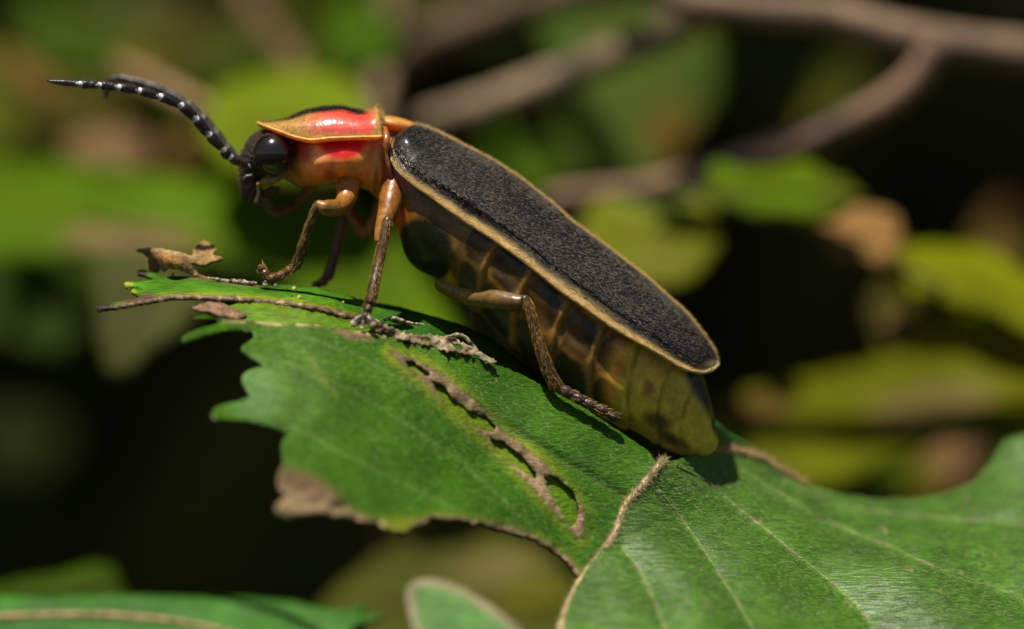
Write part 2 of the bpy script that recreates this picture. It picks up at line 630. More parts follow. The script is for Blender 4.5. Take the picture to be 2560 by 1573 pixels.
def F_col(x, y):
    n1 = noise2(x / 60, y / 60, 21)
    n2 = noise2(x / 14, y / 14, 22)
    c = np.tile(GREEN, (len(x), 1)) * (1 + .12 * n1)[:, None]
    # yellower towards the toothed edge
    c = blend(c, np.array([.055, .125, .006]), sm(-x, -1050, -640) * .55 + .2 * n1)
    c = blend(c, np.array([.10, .20, .06]), blob(x, y, 640, 985, 60, 75, 0, .6) * .7)
    d = np.minimum(pdist(slit_poly, x, y), 400)
    ins = pip(slit_poly, x, y)
    dd = np.where(ins, 0, d)
    c = blend(c, YEL, (1 - sm(dd, 4, 38)) * (.55 + .45 * n1))
    c = blend(c, BRN, 1 - sm(dd, 0 + 2 * n2, 5 + 3 * n2))
    c = blend(c, TAN * .72 * (1 + .35 * n2)[:, None], np.where(ins, .8 + .4 * n2, 0))
    c = blend(c, DBR, np.where(ins, sm(n2 + .4 * n1, .25, .6) * .6, 0) * sm(-x, -1300, -1150))
    for vv_ in ([(700, 900), (900, 985), (1150, 1150), (1400, 1380)], [(720, 1060), (850, 1130), (1050, 1230), (1200, 1305)], [(1150, 1010), (1330, 1110), (1560, 1245)], [(760, 840), (900, 890), (1040, 975)]):
        c = blend(c, [.09, .16, .03], (1 - sm(pdist(np.array(vv_, float), x, y, False), 2, 8)) * .55)
    for k in range(34):
        q_ = np.random.default_rng(700 + k)
        c = blend(c, BRN * 1.1 if k % 2 else DBR, blob(x, y, q_.uniform(680, 1600), q_.uniform(840, 1360), q_.uniform(4, 11), q_.uniform(3, 6), q_.uniform(0, 90), .5) * q_.uniform(.2, .6))
    # dry lower edge
    d = pdist(np.array(F_bot, float), x, y, False)
    c = blend(c, YEL * .8, (1 - sm(d, 6, 34)) * .5)
    c = blend(c, TAN * .62, 1 - sm(d, 6 + 4 * n2, 15 + 5 * n2))
    # withered corner
    w = blob(x, y, 765, 1268, 120, 34, 14, .45)
    c = blend(c, BRN * 1.25, blob(x, y, 765, 1238, 105, 48, 28, .45))
    c = blend(c, TAN * .75, w)
    c = blend(c, YEL * .8, blob(x, y, 1000, 1315, 45, 22, 0, .5) * .8)
    # ragged whitish hairs along the crest
    d = pdist(np.array(F_top, float), x, y, False)
    c = blend(c, TAN * 1.5, (1 - sm(d, 3, 9)) * sm(n2, -.25, .2) * sm(-x, -1250, -1000))
    c = blend(c, BRN, (1 - sm(d, 2, 8)) * sm(-n2, .0, .4) * sm(-x, -1250, -1000) * .7)
    c = blend(c, BRN * 1.4, blob(x, y, 885, 838, 45, 12, 15, .5) * .8)
    c = blend(c, np.array([.15, .19, .03]), blob(x, y, 800, 935, 70, 12, 55, .5) * .5)
    return c

def F_rel(x, y):
    r = .05 * noise2(x / 60, y / 60, 31)
    d = np.where(pip(slit_poly, x, y), 0, pdist(slit_poly, x, y))
    r = r - .03 * (1 - sm(d, 0, 22)) + .05 * noise2(x / 9, y / 9, 32) * (1 - sm(d, 2, 10))
    d2 = pdist(np.array(F_bot, float), x, y, False)
    r = r + .10 * noise2(x / 10, y / 10, 33) * (1 - sm(d2, 4, 16))
    fold = np.array([(1150, 1010), (1330, 1110), (1560, 1245)], float)
    r = r + .12 * np.exp(-(pdist(fold, x, y, False) / 16) ** 2)
    w = blob(x, y, 760, 1250, 120, 50, 14, .4)
    return r + w * .18 * noise2(x / 30, y / 14, 36)
blade_F = sheet('lobe', F_out, F_dep, M_leaf, leaf, F_col, 7.0, .06, holes, relief=F_rel, seed=1,
                label='toothed lobe of the leaf with a brown slit of chewed holes')

# strip of blade behind, on which the front feet stand
B_ctrl = [(311, 708, 1.0), (343, 753, -.5), (243, 767, -.6), (500, 697, 1.2), (610, 747, -.7), (640, 715, 1.1), (790, 717, 1.5), (735, 760, -.55), (880, 792, -.45),
          (914, 760, 1.5), (1089, 790, 2.0), (1100, 860, .7), (1228, 842, 2.2), (1300, 950, 1.0), (1400, 1010, 1.3), (1640, 1165, 1.2)]
B_dep = tps(B_ctrl)
B_back = [(311, 708), (316, 704), (345, 704), (372, 700), (392, 694), (365, 687), (342, 681), (343, 675), (358, 674), (385, 683), (414, 694), (430, 690), (470, 692), (521, 697),
          (593, 711), (628, 714), (700, 712), (735, 712), (789, 717), (842, 731), (914, 752), (1000, 767), (1089, 792), (1160, 815), (1228, 845), (1320, 915), (1400, 990), (1560, 1100), (1640, 1165)]
B_front = [(1560, 1150), (1400, 1050), (1250, 950), (1100, 880), (980, 835), (920, 803), (878, 792), (807, 772), (735, 760), (610, 747), (503, 742), (430, 742), (350, 756), (300, 765), (244, 772), (240, 766), (300, 754), (343, 744), (352, 738), (338, 733), (328, 727), (332, 720), (345, 722), (360, 722), (335, 714), (313, 714)]
B_out = np.vstack([rough_outline(B_back, 6, .8, 41, .2, False), rough_outline(B_front, 6, 1.2, 42, .25, False)])
B_fr = np.array(B_front[5:14], float)
def B_col(x, y):
    n1 = noise2(x / 40, y / 20, 23)
    n2 = noise2(x / 9, y / 9, 24)
    c = np.tile(np.array([.055, .165, .008]), (len(x), 1)) * (1 + .15 * n1)[:, None]
    c = blend(c, np.array([.025, .10, .008]), sm(x, 850, 1000))
    d = pdist(B_fr, x, y, False)
    c = blend(c, YEL, 1 - sm(d, 7, 16))
    c = blend(c, BRN * .9, 1 - sm(d, 4 + 3 * n2, 8 + 4 * n2))
    c = blend(c, TAN * 1.2, (1 - sm(d, 3, 8)) * sm(n2, .2, .5))
    c = blend(c, DBR, blob(x, y, 262, 768, 34, 9, -5, .3))
    c = blend(c, BRN * .8, blob(x, y, 350, 748, 45, 12, -10, .4))
    c = blend(c, DBR, blob(x, y, 352, 679, 22, 8, 15, .3))
    d = pdist(np.array([(420, 688), (520, 697), (640, 714)], float), x, y, False)
    c = blend(c, BRN * 1.4, (1 - sm(d, 3, 8)) * (.7 + .3 * n2))
    c = blend(c, TAN * 1.4, (1 - sm(d, 4, 9)) * sm(n2, .25, .5) * sm(x, 540, 570))
    c = blend(c, YEL * 1.3, blob(x, y, 318, 709, 14, 9) + blob(x, y, 331, 727, 10, 7))
    return c
sheet('lobe', B_out, B_dep, M_leaf, leaf, B_col, 7.0, .10, seed=2, relief=lambda x, y: .05 * noise2(x / 30, y / 14, 35),
      label='narrow strip of blade with a dry brown edge under the front feet')

# lower layer of blade glimpsed under the strip and through the holes
Mi_ctrl = [(560, 775, -.95), (735, 768, -.50), (885, 802, -.40), (640, 828, -1.5), (1060, 842, .25), (1620, 1165, .95), (1300, 940, .75)]
for (a_, b_) in [(1000, 890), (1060, 930), (1120, 985), (1180, 1040), (1240, 1095), (1300, 1150), (1360, 1215), (1420, 1280), (1445, 1340), (1000, 960), (1150, 1100), (1300, 1250), (1330, 1080), (1480, 1220), (800, 845)]:
    Mi_ctrl.append((a_, b_, float(F_dep(a_, b_)) + .17))
Mi_out = smooth_poly([(540, 790), (600, 758), (735, 766), (885, 800), (1060, 850), (1250, 925), (1450, 1050), (1600, 1150), (1560, 1230), (1490, 1320), (1440, 1360), (1300, 1240), (1120, 1090), (950, 920), (800, 850), (640, 828), (570, 815)])
sheet('lobe', Mi_out, Mi_ctrl, M_leaf, leaf, lambda x, y: blend(np.tile([.085, .175, .006], (len(x), 1)), [.14, .19, .008], sm(noise2(x / 70, y / 70, 28), -.2, .6) * .6),
      12, .10, seed=3, label='lower fold of the leaf seen below the strip and through the holes')
sheet('withered_edge', rough_outline([(478, 770), (500, 758), (545, 752), (580, 768), (618, 788), (600, 795), (560, 790), (520, 778)], 7, 2, 44), [(480, 770, -1.0), (560, 755, -.6), (610, 790, -1.2), (520, 778, -1.2)],
      M_dry, leaf, lambda x, y: np.tile(BRN * 1.4, (len(x), 1)), 9, .06, seed=4)

# crumbling dry membrane along the crest
mem = [(905, 800), (935, 798), (965, 812), (1000, 828), (1040, 838), (1080, 836), (1110, 842), (1140, 846), (1160, 858), (1185, 868), (1215, 888), (1245, 905), (1230, 908), (1195, 892),
       (1165, 884), (1130, 882), (1090, 868), (1050, 860), (1000, 848), (960, 838), (930, 818)]
mem_out = rough_outline(mem, 5, 4.0, 51, .35)
mh = [rough_outline([(1128, 858), (1150, 862), (1160, 872), (1142, 874)], 4, 1, 52), rough_outline([(1060, 846), (1075, 845), (1080, 853), (1066, 855)], 4, 1, 53)]
sheet('dry_membrane', mem_out, lambda x, y: F_dep(x, np.maximum(y, 840)) - .05 + (850 - y) * .004, M_dry, leaf,
      lambda x, y: blend(np.tile([.26, .205, .125], (len(x), 1)), [.13, .08, .04], sm(noise2(x / 12, y / 9, 54), -.1, .4)), 4.5, .04, mh, seed=5,
      relief=lambda x, y: .16 * noise2(x / 7, y / 7, 55))
# thin torn ribs beside it
for i, pth in enumerate([[(925, 795), (960, 815), (990, 835), (1010, 846)], [(960, 800), (985, 796), (1015, 806), (1060, 812)], [(1100, 848), (1150, 838), (1180, 862), (1200, 885), (1240, 905)],
                         [(640, 708), (600, 706), (560, 702), (520, 694)]]):
    p = np.array(pth, float)
    yy = np.interp(p[:, 0], [500, 640, 920, 1100, 1250], [1.0, 1.0, .0, .1, .3])
    tube('dry_fibre', P(p[:, 0], p[:, 1], yy), [.035, .06, .05, .02], M_dry, leaf, lambda s, v: blend(np.tile([.38, .31, .21], (len(s), 1)), DBR, sm(fnoise(s * 25, 9), .1, .5)), n=40, seg=8, bump=.35, seed=i)

# curled dead flap rising from the strip
flap = [(337, 627), (346, 621), (372, 619), (400, 621), (450, 630), (482, 641), (484, 624), (492, 612), (507, 601), (522, 605), (532, 611), (541, 622), (532, 632), (534, 639), (548, 640), (558, 646), (545, 652), (530, 654),
        (511, 664), (480, 658), (484, 672), (497, 685), (520, 695), (528, 701), (503, 695), (470, 684), (448, 676), (421, 671), (408, 681), (398, 672), (393, 683), (372, 680), (370, 645), (355, 633)]
def flap_col(x, y):
    n = noise2(x / 10, y / 10, 61)
    c = np.tile([.22, .13, .045], (len(x), 1)) * (1 + .35 * n)[:, None]
    c = blend(c, [.33, .23, .11], 1 - sm(pdist(np.array(flap[:6], float), x, y, False), 4, 10))
    c = blend(c, [.30, .13, .03], blob(x, y, 410, 652, 30, 16, 15, .5) * .6)
    return blend(c, [.09, .05, .025], blob(x, y, 395, 655, 12, 20, 0, .5) * .7)
sheet('withered_flap', rough_outline(flap, 4, 1.2, 62, .3), [(337, 627, 1.9), (400, 622, 1.6), (482, 640, 1.7), (515, 605, 2.1), (540, 640, 1.5), (372, 680, 2.2), (448, 676, 1.1), (525, 699, 1.2), (420, 650, .9)],
      M_dry, leaf, flap_col, 4.5, .05, seed=6, relief=lambda x, y: .20 * noise2(x / 26, y / 22, 63, 2))

# broad right half of the blade ---------------------------------------------------
R_out0 = [(1655, 1158), (1700, 1150), (1760, 1138), (1805, 1126), (1850, 1134), (1895, 1147), (1966, 1187), (2036, 1222), (2107, 1240), (2201, 1253), (2296, 1253), (2366, 1240), (2437, 1205), (2470, 1165), (2503, 1108), (2531, 1096), (2560, 1090),
          (2700, 1080), (2860, 1180), (2940, 1360), (2900, 1520), (2800, 1680), (2500, 1760), (2000, 1780), (1600, 1740), (1420, 1680), (1410, 1573), (1428, 1519), (1471, 1438), (1494, 1405), (1541, 1330), (1565, 1264), (1617, 1203)]
R_dep = tps([(1655, 1158, .5), (1805, 1126, 3.2), (1966, 1187, 4.8), (2107, 1240, 5.8), (2296, 1253, 6.6), (2437, 1205, 7.0), (2560, 1090, 8.0), (1565, 1264, -.4), (1471, 1438, -1.7), (1414, 1573, -3.5),
             (1750, 1300, .7), (1800, 1500, -2.2), (2000, 1300, 2.5), (2000, 1450, .1), (2300, 1400, 1.3), (2300, 1550, -.5), (2560, 1310, 4.5), (2560, 1480, 1.4), (2700, 1600, 0), (1700, 1690, -5.6), (2200, 1690, -1.9),
             (2700, 1080, 9), (2900, 1400, 4), (2850, 1200, 7)])
veinsR = [[(1647, 1226), (1706, 1302), (1758, 1377), (1815, 1462), (1876, 1566), (1930, 1700)],
          [(1555, 1372), (1603, 1438), (1655, 1556), (1690, 1690)],
          [(1690, 1162), (1777, 1212), (1838, 1269), (1923, 1330), (1989, 1387), (2060, 1443), (2131, 1509), (2183, 1573), (2260, 1700)],
          [(1830, 1150), (1895, 1203), (2013, 1273), (2107, 1320), (2211, 1365), (2343, 1420), (2508, 1481), (2700, 1570)],
          [(1960, 1195), (2080, 1255), (2201, 1283), (2380, 1300), (2560, 1313), (2750, 1340)]]
veinsR_s = [catmull(v, 50) for v in veinsR]
def vdist(x, y):
    d = np.full(len(x), 1e9)
    for v in veinsR_s:
        d = np.minimum(d, pdist(v, x, y, False))
    return d
def R_disp(x, y):
    d = vdist(x, y)
    persp = np.clip((y - 1120) / 300, .25, 1.2)
    h = .26 * persp * (1 - np.exp(-d / (55 * persp))) + .03 * noise2(x / 50, y / 25, 71) + .016 * noise2(x / 16, y / 9, 72)
    o = np.zeros((len(x), 3))
    o[:, 2] = h * .9
    o[:, 1] = -h * .35
    return o
def R_col(x, y):
    n1 = noise2(x / 90, y / 50, 73)
    n2 = noise2(x / 12, y / 8, 74)
    c = np.tile(GREEN2, (len(x), 1)) * (1 + .15 * n1 + .08 * n2)[:, None]
    c = blend(c, [.06, .14, .012], sm(n1, .1, .8) * .35)
    d = vdist(x, y)
    c = blend(c, [.10, .20, .04], (1 - sm(d, 3, 9)) * .5)
    for k in range(26):
        r = np.random.default_rng(100 + k)
        c = blend(c, BRN * 1.2 if k % 3 else TAN, blob(x, y, r.uniform(1600, 2560), r.uniform(1230, 1570), r.uniform(4, 14), r.uniform(2, 4), 35, .5) * .55)
    return c
sheet('blade', rough_outline(R_out0, 12, 1.2, 75, .1), R_dep, M_leafR, leaf, R_col, 9.5, .14, disp=R_disp, seed=7)
bl = [(1745, 1120), (1780, 1055), (1800, 1066), (1824, 1088), (1871, 1116), (1930, 1150), (1975, 1188), (1940, 1180), (1895, 1152), (1850, 1138), (1800, 1132)]
sheet('lobe', rough_outline(bl, 10, .8, 77), lambda x, y: 4.6 + (x - 1800) * .009 + (y - 1100) * .012, M_leafR, leaf, lambda x, y: np.tile([.05, .19, .02], (len(x), 1)), 12, .12, seed=8,
      label='far part of the blade dropping away behind the midrib')

def on_R(p, lift=0.0):
    p = np.asarray(p, float)
    v = P(p[:, 0], p[:, 1], R_dep(p[:, 0], p[:, 1])) + R_disp(p[:, 0], p[:, 1])
    v[:, 2] += lift
    return v
for i, vv in enumerate(veinsR_s):
    q = resample(vv, 40)
    n = len(q)
    tube('side_vein', on_R(q, .015), np.linspace(.036, .022, n), M_leafR, leaf, veincol((.12, .18, .03), BRN * 1.5), n=120, seg=8, bump=.2, seed=i)
# fine cross veins between the panels
cv = []
for k in range(60):
    x = rng.uniform(1900, 2560)
    y = rng.uniform(1300, 1560)
    ln_ = rng.uniform(30, 120)
    a = math.radians(rng.uniform(-32, -18))
    if vdist(np.array([x, x + ln_ * .5, x + ln_]), np.array([y, y - ln_ * .2, y - ln_ * .4])).min() < 22:
        continue
    cv.append([(x, y), (x + ln_ * .5 * math.cos(a), y + ln_ * .5 * math.sin(a) + 3), (x + ln_ * math.cos(a), y + ln_ * math.sin(a) + 8)])
vs_, fs_, cs_ = [], [], []
b0 = 0
for p in cv:
    v, f, s = tube_geo(on_R(p, -.002), [.008, .012, .006], seg=5, n=10)
    vs_.append(v); fs_.append(f + b0); b0 += len(v)
mk('fine_veins', np.vstack(vs_), np.vstack(fs_), M_leafR, leaf, np.array([.12, .22, .07]), kind='stuff')

# midrib -----------------------------------------------------------------
mid_px = [(1662, 1148), (1645, 1166), (1617, 1203), (1590, 1235), (1565, 1264), (1550, 1300), (1538, 1335), (1516, 1372), (1494, 1405), (1468, 1440), (1445, 1480), (1428, 1519), (1412, 1573), (1395, 1660)]
mp_ = np.array(mid_px, float)
mid_path = P(mp_[:, 0], mp_[:, 1], np.r_[R_dep(mp_[:, 0], mp_[:, 1])]) + np.array([0, -.02, .015])
mid_path[0] += np.array([.0, .1, -.02])
midrad = [.05, .08, .085, .085, .09, .09, .095, .10, .115, .14, .16, .17, .18, .2]
midrib = tube('midrib', mid_path, midrad, M_dry, leaf, lambda s, v: blend(np.tile([.46, .36, .19], (len(s), 1)), [.26, .17, .09], sm(fnoise(s * 40, 4), .1, .7) * .6), n=160, seg=14, bump=.16)
mid2_px = np.array([(1765, 1140), (1805, 1128), (1850, 1136), (1895, 1148), (1935, 1170), (1966, 1188), (2020, 1216)], float)
mid2 = P(mid2_px[:, 0], mid2_px[:, 1], R_dep(mid2_px[:, 0], mid2_px[:, 1]) + .05) + np.array([0, 0, .03])
tube('midrib', mid2, [.05, .11, .13, .13, .12, .10, .03], M_dry, leaf, np.array([.36, .25, .11]), n=80, bump=.15)

def fuzz_along(path, rad, n, length, r, seed, parent, col, up=.6, name='hairs'):
    g = np.random.default_rng(seed)
    p = catmull(np.c_[path, rad], 300)
    i = g.integers(0, 300, n)
    d = g.normal(0, 1, (n, 3))
    d[:, 1] -= .5
    d[:, 2] += up
    d /= np.linalg.norm(d, axis=1)[:, None]
    base = p[i, :3] + d * p[i, 3:4] * .85
    t = g.normal(0, .5, (n, 3))
    ll = length * g.uniform(.4, 1.3, n)
    v, f = spikes(base, d + t, ll, r, bend=g.normal(0, .25, (n, 3)) * ll[:, None])
    c = np.repeat(np.array(col)[None] * g.uniform(.6, 1.3, (n, 1)), 4, 0)
    return mk(name, v, f, M_fuzz, parent, c, smooth=False, kind='stuff')
fuzz_along(mid_path, midrad, 5200, .13, .006, 81, leaf, (.58, .46, .26))
fuzz_along(mid2, [.05, .11, .13, .13, .12, .10, .03], 1200, .2, .008, 82, leaf, (.45, .30, .13))
# short pale hairs scattered on the blade
def blade_hairs(n, xr, yr, poly, dep, disp, seed, length, r, col, dvec):
    g = np.random.default_rng(seed)
    x = g.uniform(*xr, n)
    y = g.uniform(*yr, n)
    ok = pip(poly, x, y)
    for h in holes:
        ok &= ~pip(h, x, y)
    x, y = x[ok], y[ok]
    v = P(x, y, dep(x, y))
    if disp is not None:
        v = v + disp(x, y)
    d = np.array(dvec)[None] + g.normal(0, .25, (len(x), 3))
    v, f = spikes(v, d, length * g.uniform(.5, 1.4, len(x)), r)
    c = np.repeat(np.array(col)[None] * g.uniform(.5, 1.2, (len(x), 1)), 4, 0)
    return mk('hairs', v, f, M_fuzz, leaf, c, smooth=False, kind='stuff')
blade_hairs(9000, (1450, 2560), (1140, 1573), R_out0, R_dep, R_disp, 83, .14, .0045, (.32, .44, .16), (.7, -.3, -.1))
blade_hairs(5200, (600, 1650), (800, 1440), F_out, F_dep, lambda x, y: np.c_[0 * x, F_rel(x, y), 0 * x], 84, .13, .0045, (.30, .42, .13), (.5, -.3, -.35))
# specks of debris on the strip
for i, (x, y, r) in enumerate([(735, 722, .05), (748, 745, .055), (729, 741, .03), (858, 757, .035), (718, 725, .025), (432, 688, .045)]):
    c = P(x, y, B_dep(x, y) - .02)
    th, ph = np.meshgrid(np.linspace(0, np.pi, 8), np.linspace(0, 2 * np.pi, 10, endpoint=False), indexing='ij')
    rr = r * (1 + .2 * np.random.default_rng(i).normal(0, 1, th.shape))
    v = c + np.stack([rr * np.sin(th) * np.cos(ph), rr * np.sin(th) * np.sin(ph), rr * 1.2 * np.cos(th)], -1).reshape(-1, 3)
    mk('debris_grain', v, grid_faces(8, 10, True), M_dry, leaf, np.array([.5, .38, .2]) if i != 2 else BRN)
# stalk that carries the leaf, out of the frame on the right
tube('stalk', np.vstack([P(2700, 1440, 2.6), P(2900, 1480, 3.0), P(3150, 1600, 4), P(3350, 2200, 8), (26, 14, -60), (28, 16, -143)]), [.25, .35, .45, .6, .8, 1.0], M_bark, leaf, np.array([.10, .13, .04]), n=80)

# ------------------------------------------------------------------ the firefly
YC = 2.3
fly = root('firefly', P(1300, 930, .5), 'black firefly with yellow-edged wing cases and red shield standing on the chewed leaf', 'firefly')

# body: thorax and abdomen as one continuous surface
body_st = [  # top x,y   bottom x,y   half width
    (722, 372, 735, 428, .35), (738, 354, 748, 450, .95), (762, 346, 768, 462, 1.55), (800, 342, 800, 462, 1.92), (850, 338, 845, 458, 2.02), (905, 336, 895, 466, 2.0),
    (950, 338, 930, 486, 1.75), (985, 342, 958, 515, 1.65), (1040, 352, 994, 575, 1.75), (1100, 385, 1012, 636, 1.85), (1160, 420, 1045, 676, 1.92), (1220, 470, 1110, 708, 2.05),
    (1290, 520, 1162, 748, 2.06), (1350, 570, 1215, 800, 2.05), (1410, 620, 1290, 884, 2.03), (1480, 680, 1365, 952, 1.98), (1545, 730, 1450, 1010, 1.88), (1620, 780, 1545, 1060, 1.65),
    (1690, 835, 1605, 1084, 1.45), (1738, 905, 1668, 1120, 1.15), (1768, 975, 1722, 1138, .85), (1784, 1040, 1760, 1140, .52), (1793, 1085, 1785, 1128, .22), (1796, 1104, 1794, 1114, .05)]
NB, NR = 300, 72
st = catmull(body_st, NB)
th = np.linspace(0, 2 * np.pi, NR, endpoint=False)
T_, B_, W_ = st[:, :2], st[:, 2:4], np.maximum(st[:, 4], .02)
CC = (T_ + B_) / 2
HV = (T_ - B_) / 2
cs = np.sign(np.cos(th)) * np.abs(np.cos(th)) ** .92
sn = np.sign(np.sin(th)) * np.abs(np.sin(th)) ** .68
# segment furrows of the abdomen
bx = CC[:, 0]
furrows = [1248, 1330, 1420, 1508, 1592, 1668, 1722]
fac = np.ones((NB, NR))
bxw = bx[:, None] - 11 * np.cos(2 * th)[None] - 4 * fnoise(th * 2, 17)[None] + 5 * np.sin(th * 1.0)[None] ** 2
frw = np.zeros((NB, NR)); dk = np.zeros((NB, NR))
for k, fx in enumerate(furrows):
    d = bxw - fx
    # each plate swells towards its hind edge, then steps down over the next
    fac += (.045 if k < 5 else .042) * np.clip(1 + d / 80.0, 0, 1) ** 1.5 * (1 - sm(d, -4, 5))
    frw = np.maximum(frw, np.exp(-((d + 3) / 6.0) ** 2))
    dk = np.maximum(dk, np.exp(-((d - 6) / 4.5) ** 2))
# groove between the three thorax pieces
for fx, dp in ((930, .05), (968, .05)):
    fac -= dp * np.exp(-((bx[:, None] - fx) / 8.0) ** 2)
# bulged dark breast plate and side folds
side = np.abs(np.sin(th))[None]
fac -= .035 * np.exp(-((np.cos(th)[None] + .12 + .05 * np.sin(bx[:, None] / 30)) / .10) ** 2) * sm(bx, 1150, 1260)[:, None]
ripple = .012 * noise2(bx[:, None] / 22 + 0 * th, th * 3 + 0 * bx[:, None], 91)
fac = fac + ripple
ix = CC[:, None, 0] + HV[:, None, 0] * cs[None] * fac
iy = CC[:, None, 1] + HV[:, None, 1] * cs[None] * fac
yy = YC - W_[:, None] * sn[None] * fac
bv = P(ix, iy, 0 * yy)
# keep the mid-plane outline, spread sideways without perspective change
kmid = (D + YC) / D
bv[..., 0] *= kmid
bv[..., 2] *= kmid
bv[..., 1] = yy
bv = bv.reshape(-1, 3)
def body_col(v):
    kx = v[:, 0] / kmid * 100 + 1280
    ky = 786.5 - v[:, 2] / kmid * 100
    x, y = kx, ky
    n1 = noise2(x / 30, y / 30, 92)
    n2 = noise2(x / 9, y / 9, 93)
    c = np.tile([.34, .165, .022], (len(x), 1)) * (1 + .12 * n1)[:, None]
    # prothorax: pale orange skin, red patch under the rim
    pro = 1 - sm(x, 945, 985)
    c = blend(c, [.96, .44, .11], pro)
    c = blend(c, [.92, .30, .12], blob(x, y, 800, 415, 60, 45, 20, .6) * .7)
    c = blend(c, [.88, .19, .03], sm(y, 410, 455) * pro * .85)
    c = blend(c, [.70, .27, .05], blob(x, y, 905, 420, 60, 45, 0, .6) * .8)
    c = blend(c, [.72, .018, .018], blob(x, y, 862, 362, 58, 42, 0, .22) * (y > 320))
    c = blend(c, [.55, .06, .05], blob(x, y, 764, 378, 18, 34, -20, .5) * .8)
    c = blend(c, [.40, .02, .02], blob(x, y, 828, 440, 16, 14, 0, .5) * .7)
    # meso/metathorax orange-red, with dark seams
    mes = sm(x, 945, 975) * (1 - sm(x + (y - 500) * .5, 1030, 1060))
    c = blend(c, [.66, .12, .02], mes)
    c = blend(c, [.35, .03, .02], blob(x, y, 995, 455, 22, 40, -15, .5) * .9)
    c = blend(c, [.16, .04, .02], (blob(x, y, 942, 460, 7, 40, 5, .5) + blob(x, y, 968, 470, 6, 40, -5, .5)) * .7)
    # dark side plates
    abd = sm(x + (y - 600) * .35, 1010, 1050)
    c = blend(c, [.70, .37, .055], abd)
    c = blend(c, [.16, .08, .022], blob(x, y, 1090, 545, 120, 34, 38, .3))
    c = blend(c, [.016, .017, .008], blob(x, y, 1066, 628, 70, 82, -25, .10))
    c = blend(c, [.030, .010, .004], blob(x, y, 1168, 655, 40, 54, 20, .2) * .95)
    # pale lantern segments
    lan = sm(x + y * .25, 1770, 1800)
    c = blend(c, [.56, .43, .045], lan * (.9 + .1 * n1))
    c = blend(c, [.05, .035, .012], (blob(x, y, 1640, 1050, 34, 18, 25, .5) + blob(x, y, 1680, 1098, 44, 14, 27, .5)) * .9)
    c = blend(c, [.02, .02, .012], blob(x, y, 1752, 955, 30, 95, -24, .4))
    c = blend(c, [.02, .016, .010], blob(x, y, 1790, 1060, 12, 30, -10, .5))
    c = blend(c, [.30, .03, .015], (blob(x, y, 1557, 838, 30, 12, 30, .5) + blob(x, y, 1617, 969, 16, 16, 0, .6) + blob(x, y, 1458, 762, 12, 12, 0, .6) + blob(x, y, 1262, 640, 30, 12, 35, .6)
                                    + blob(x, y, 1640, 905, 34, 14, 40, .8) * .6) * .7)
    # pale membrane at the furrows
    for fx in furrows:
        xx = np.interp(y, [600, 1150], [0, 0]) + fx
    return c * (1 + .10 * n2)[:, None]
bc = body_col(bv)
cth = np.repeat(np.cos(th)[None], NB, 0)
plate = np.zeros((NB, NR)); plate2 = np.zeros((NB, NR))
fz = [1185] + furrows[:5]
nzp = noise2(bxw / 16, cth * 9, 94)
for a_, b_ in zip(fz[:-1], fz[1:]):
    u_ = np.abs((bxw - (a_ + b_) / 2) / ((b_ - a_) / 2 - 5))
    for (lo_, hi_, arr) in ((-.33, .32, plate), (-.98, -.37, plate2)):
        w_ = np.abs((cth - (lo_ + hi_) / 2) / ((hi_ - lo_) / 2))
        q_ = (u_ ** 3.2 + w_ ** 3.2) ** (1 / 3.2) + .07 * nzp
        arr[:] = np.maximum(arr, (1 - sm(q_, .84, 1.02)))
fade = 1 - .85 * sm(bxw, 1520, 1560)
low = (1 - sm(cth, .22, .40)) * sm(bxw, 1150, 1200) * (1 - sm(bxw, 1500, 1560))
bc = blend(bc, np.array([.17, .095, .018]), (low * .85).ravel())
bc = blend(bc, np.array([.028, .015, .005]), (plate * fade * (.80 + .15 * nzp)).ravel())
bc = blend(bc, np.array([.024, .012, .005]), (plate * fade * sm(nzp + .3 * cth, -.05, .35) * .8).ravel())
bc = blend(bc, np.array([.030, .032, .009]), (plate2 * fade * .95).ravel())
bc = blend(bc, np.array([.50, .33, .08]), (frw * .16).ravel())
bc = blend(bc, np.array([.05, .025, .008]), (dk * .52 * (.7 + .5 * nzp)).ravel())
body = mk('body', bv, grid_faces(NB, NR, True)[:, ::-1], M_body, fly, bc)

# shield over the head (pronotum)
top_l = np.array([(647, 303), (667, 307), (694, 304), (721, 297), (752, 283), (786, 273), (820, 267), (854, 266), (887, 273), (910, 278), (932, 275), (948, 266), (958, 288)], float)
rim_l = np.array([(647, 309), (655, 314), (671, 321), (707, 335), (741, 348), (775, 356), (797, 357), (831, 353), (887, 351), (930, 350), (958, 349)], float)
NPx, NPu = 90, 61
xs = np.r_[np.linspace(647, 700, 30), np.linspace(703, 958, 60)]
topc = catmull(top_l, 400); rimc = catmull(rim_l, 400)
ty = np.interp(xs, topc[:, 0], topc[:, 1])
ry = np.interp(xs, rimc[:, 0], rimc[:, 1])
hw = 2.04 * np.sqrt(np.clip(1 - np.clip((835 - xs) / 190.0, 0, 1) ** 2.0, 0, 1)) + .05
hw -= .12 * sm(xs, 900, 958)
u = np.linspace(-1, 1, NPu)
au = np.abs(u)                     # 1 at rim, 0 at the ridge
t = (1 - au)
rimf = np.exp(-((au - 1.0) / .035) ** 2)
groove = np.exp(-((au - .93) / .03) ** 2)
dome = np.sin(np.clip((t - .07) / .93, 0, 1) * np.pi / 2) ** .80
px_ = xs[:, None] + 0 * u[None] - 10 * dome[None] * sm(xs, 930, 958)[:, None] * 0
py_ = ry[:, None] + (ty - ry)[:, None] * dome[None] - 5.0 * rimf[None] * 1.0 + 2.5 * groove[None]
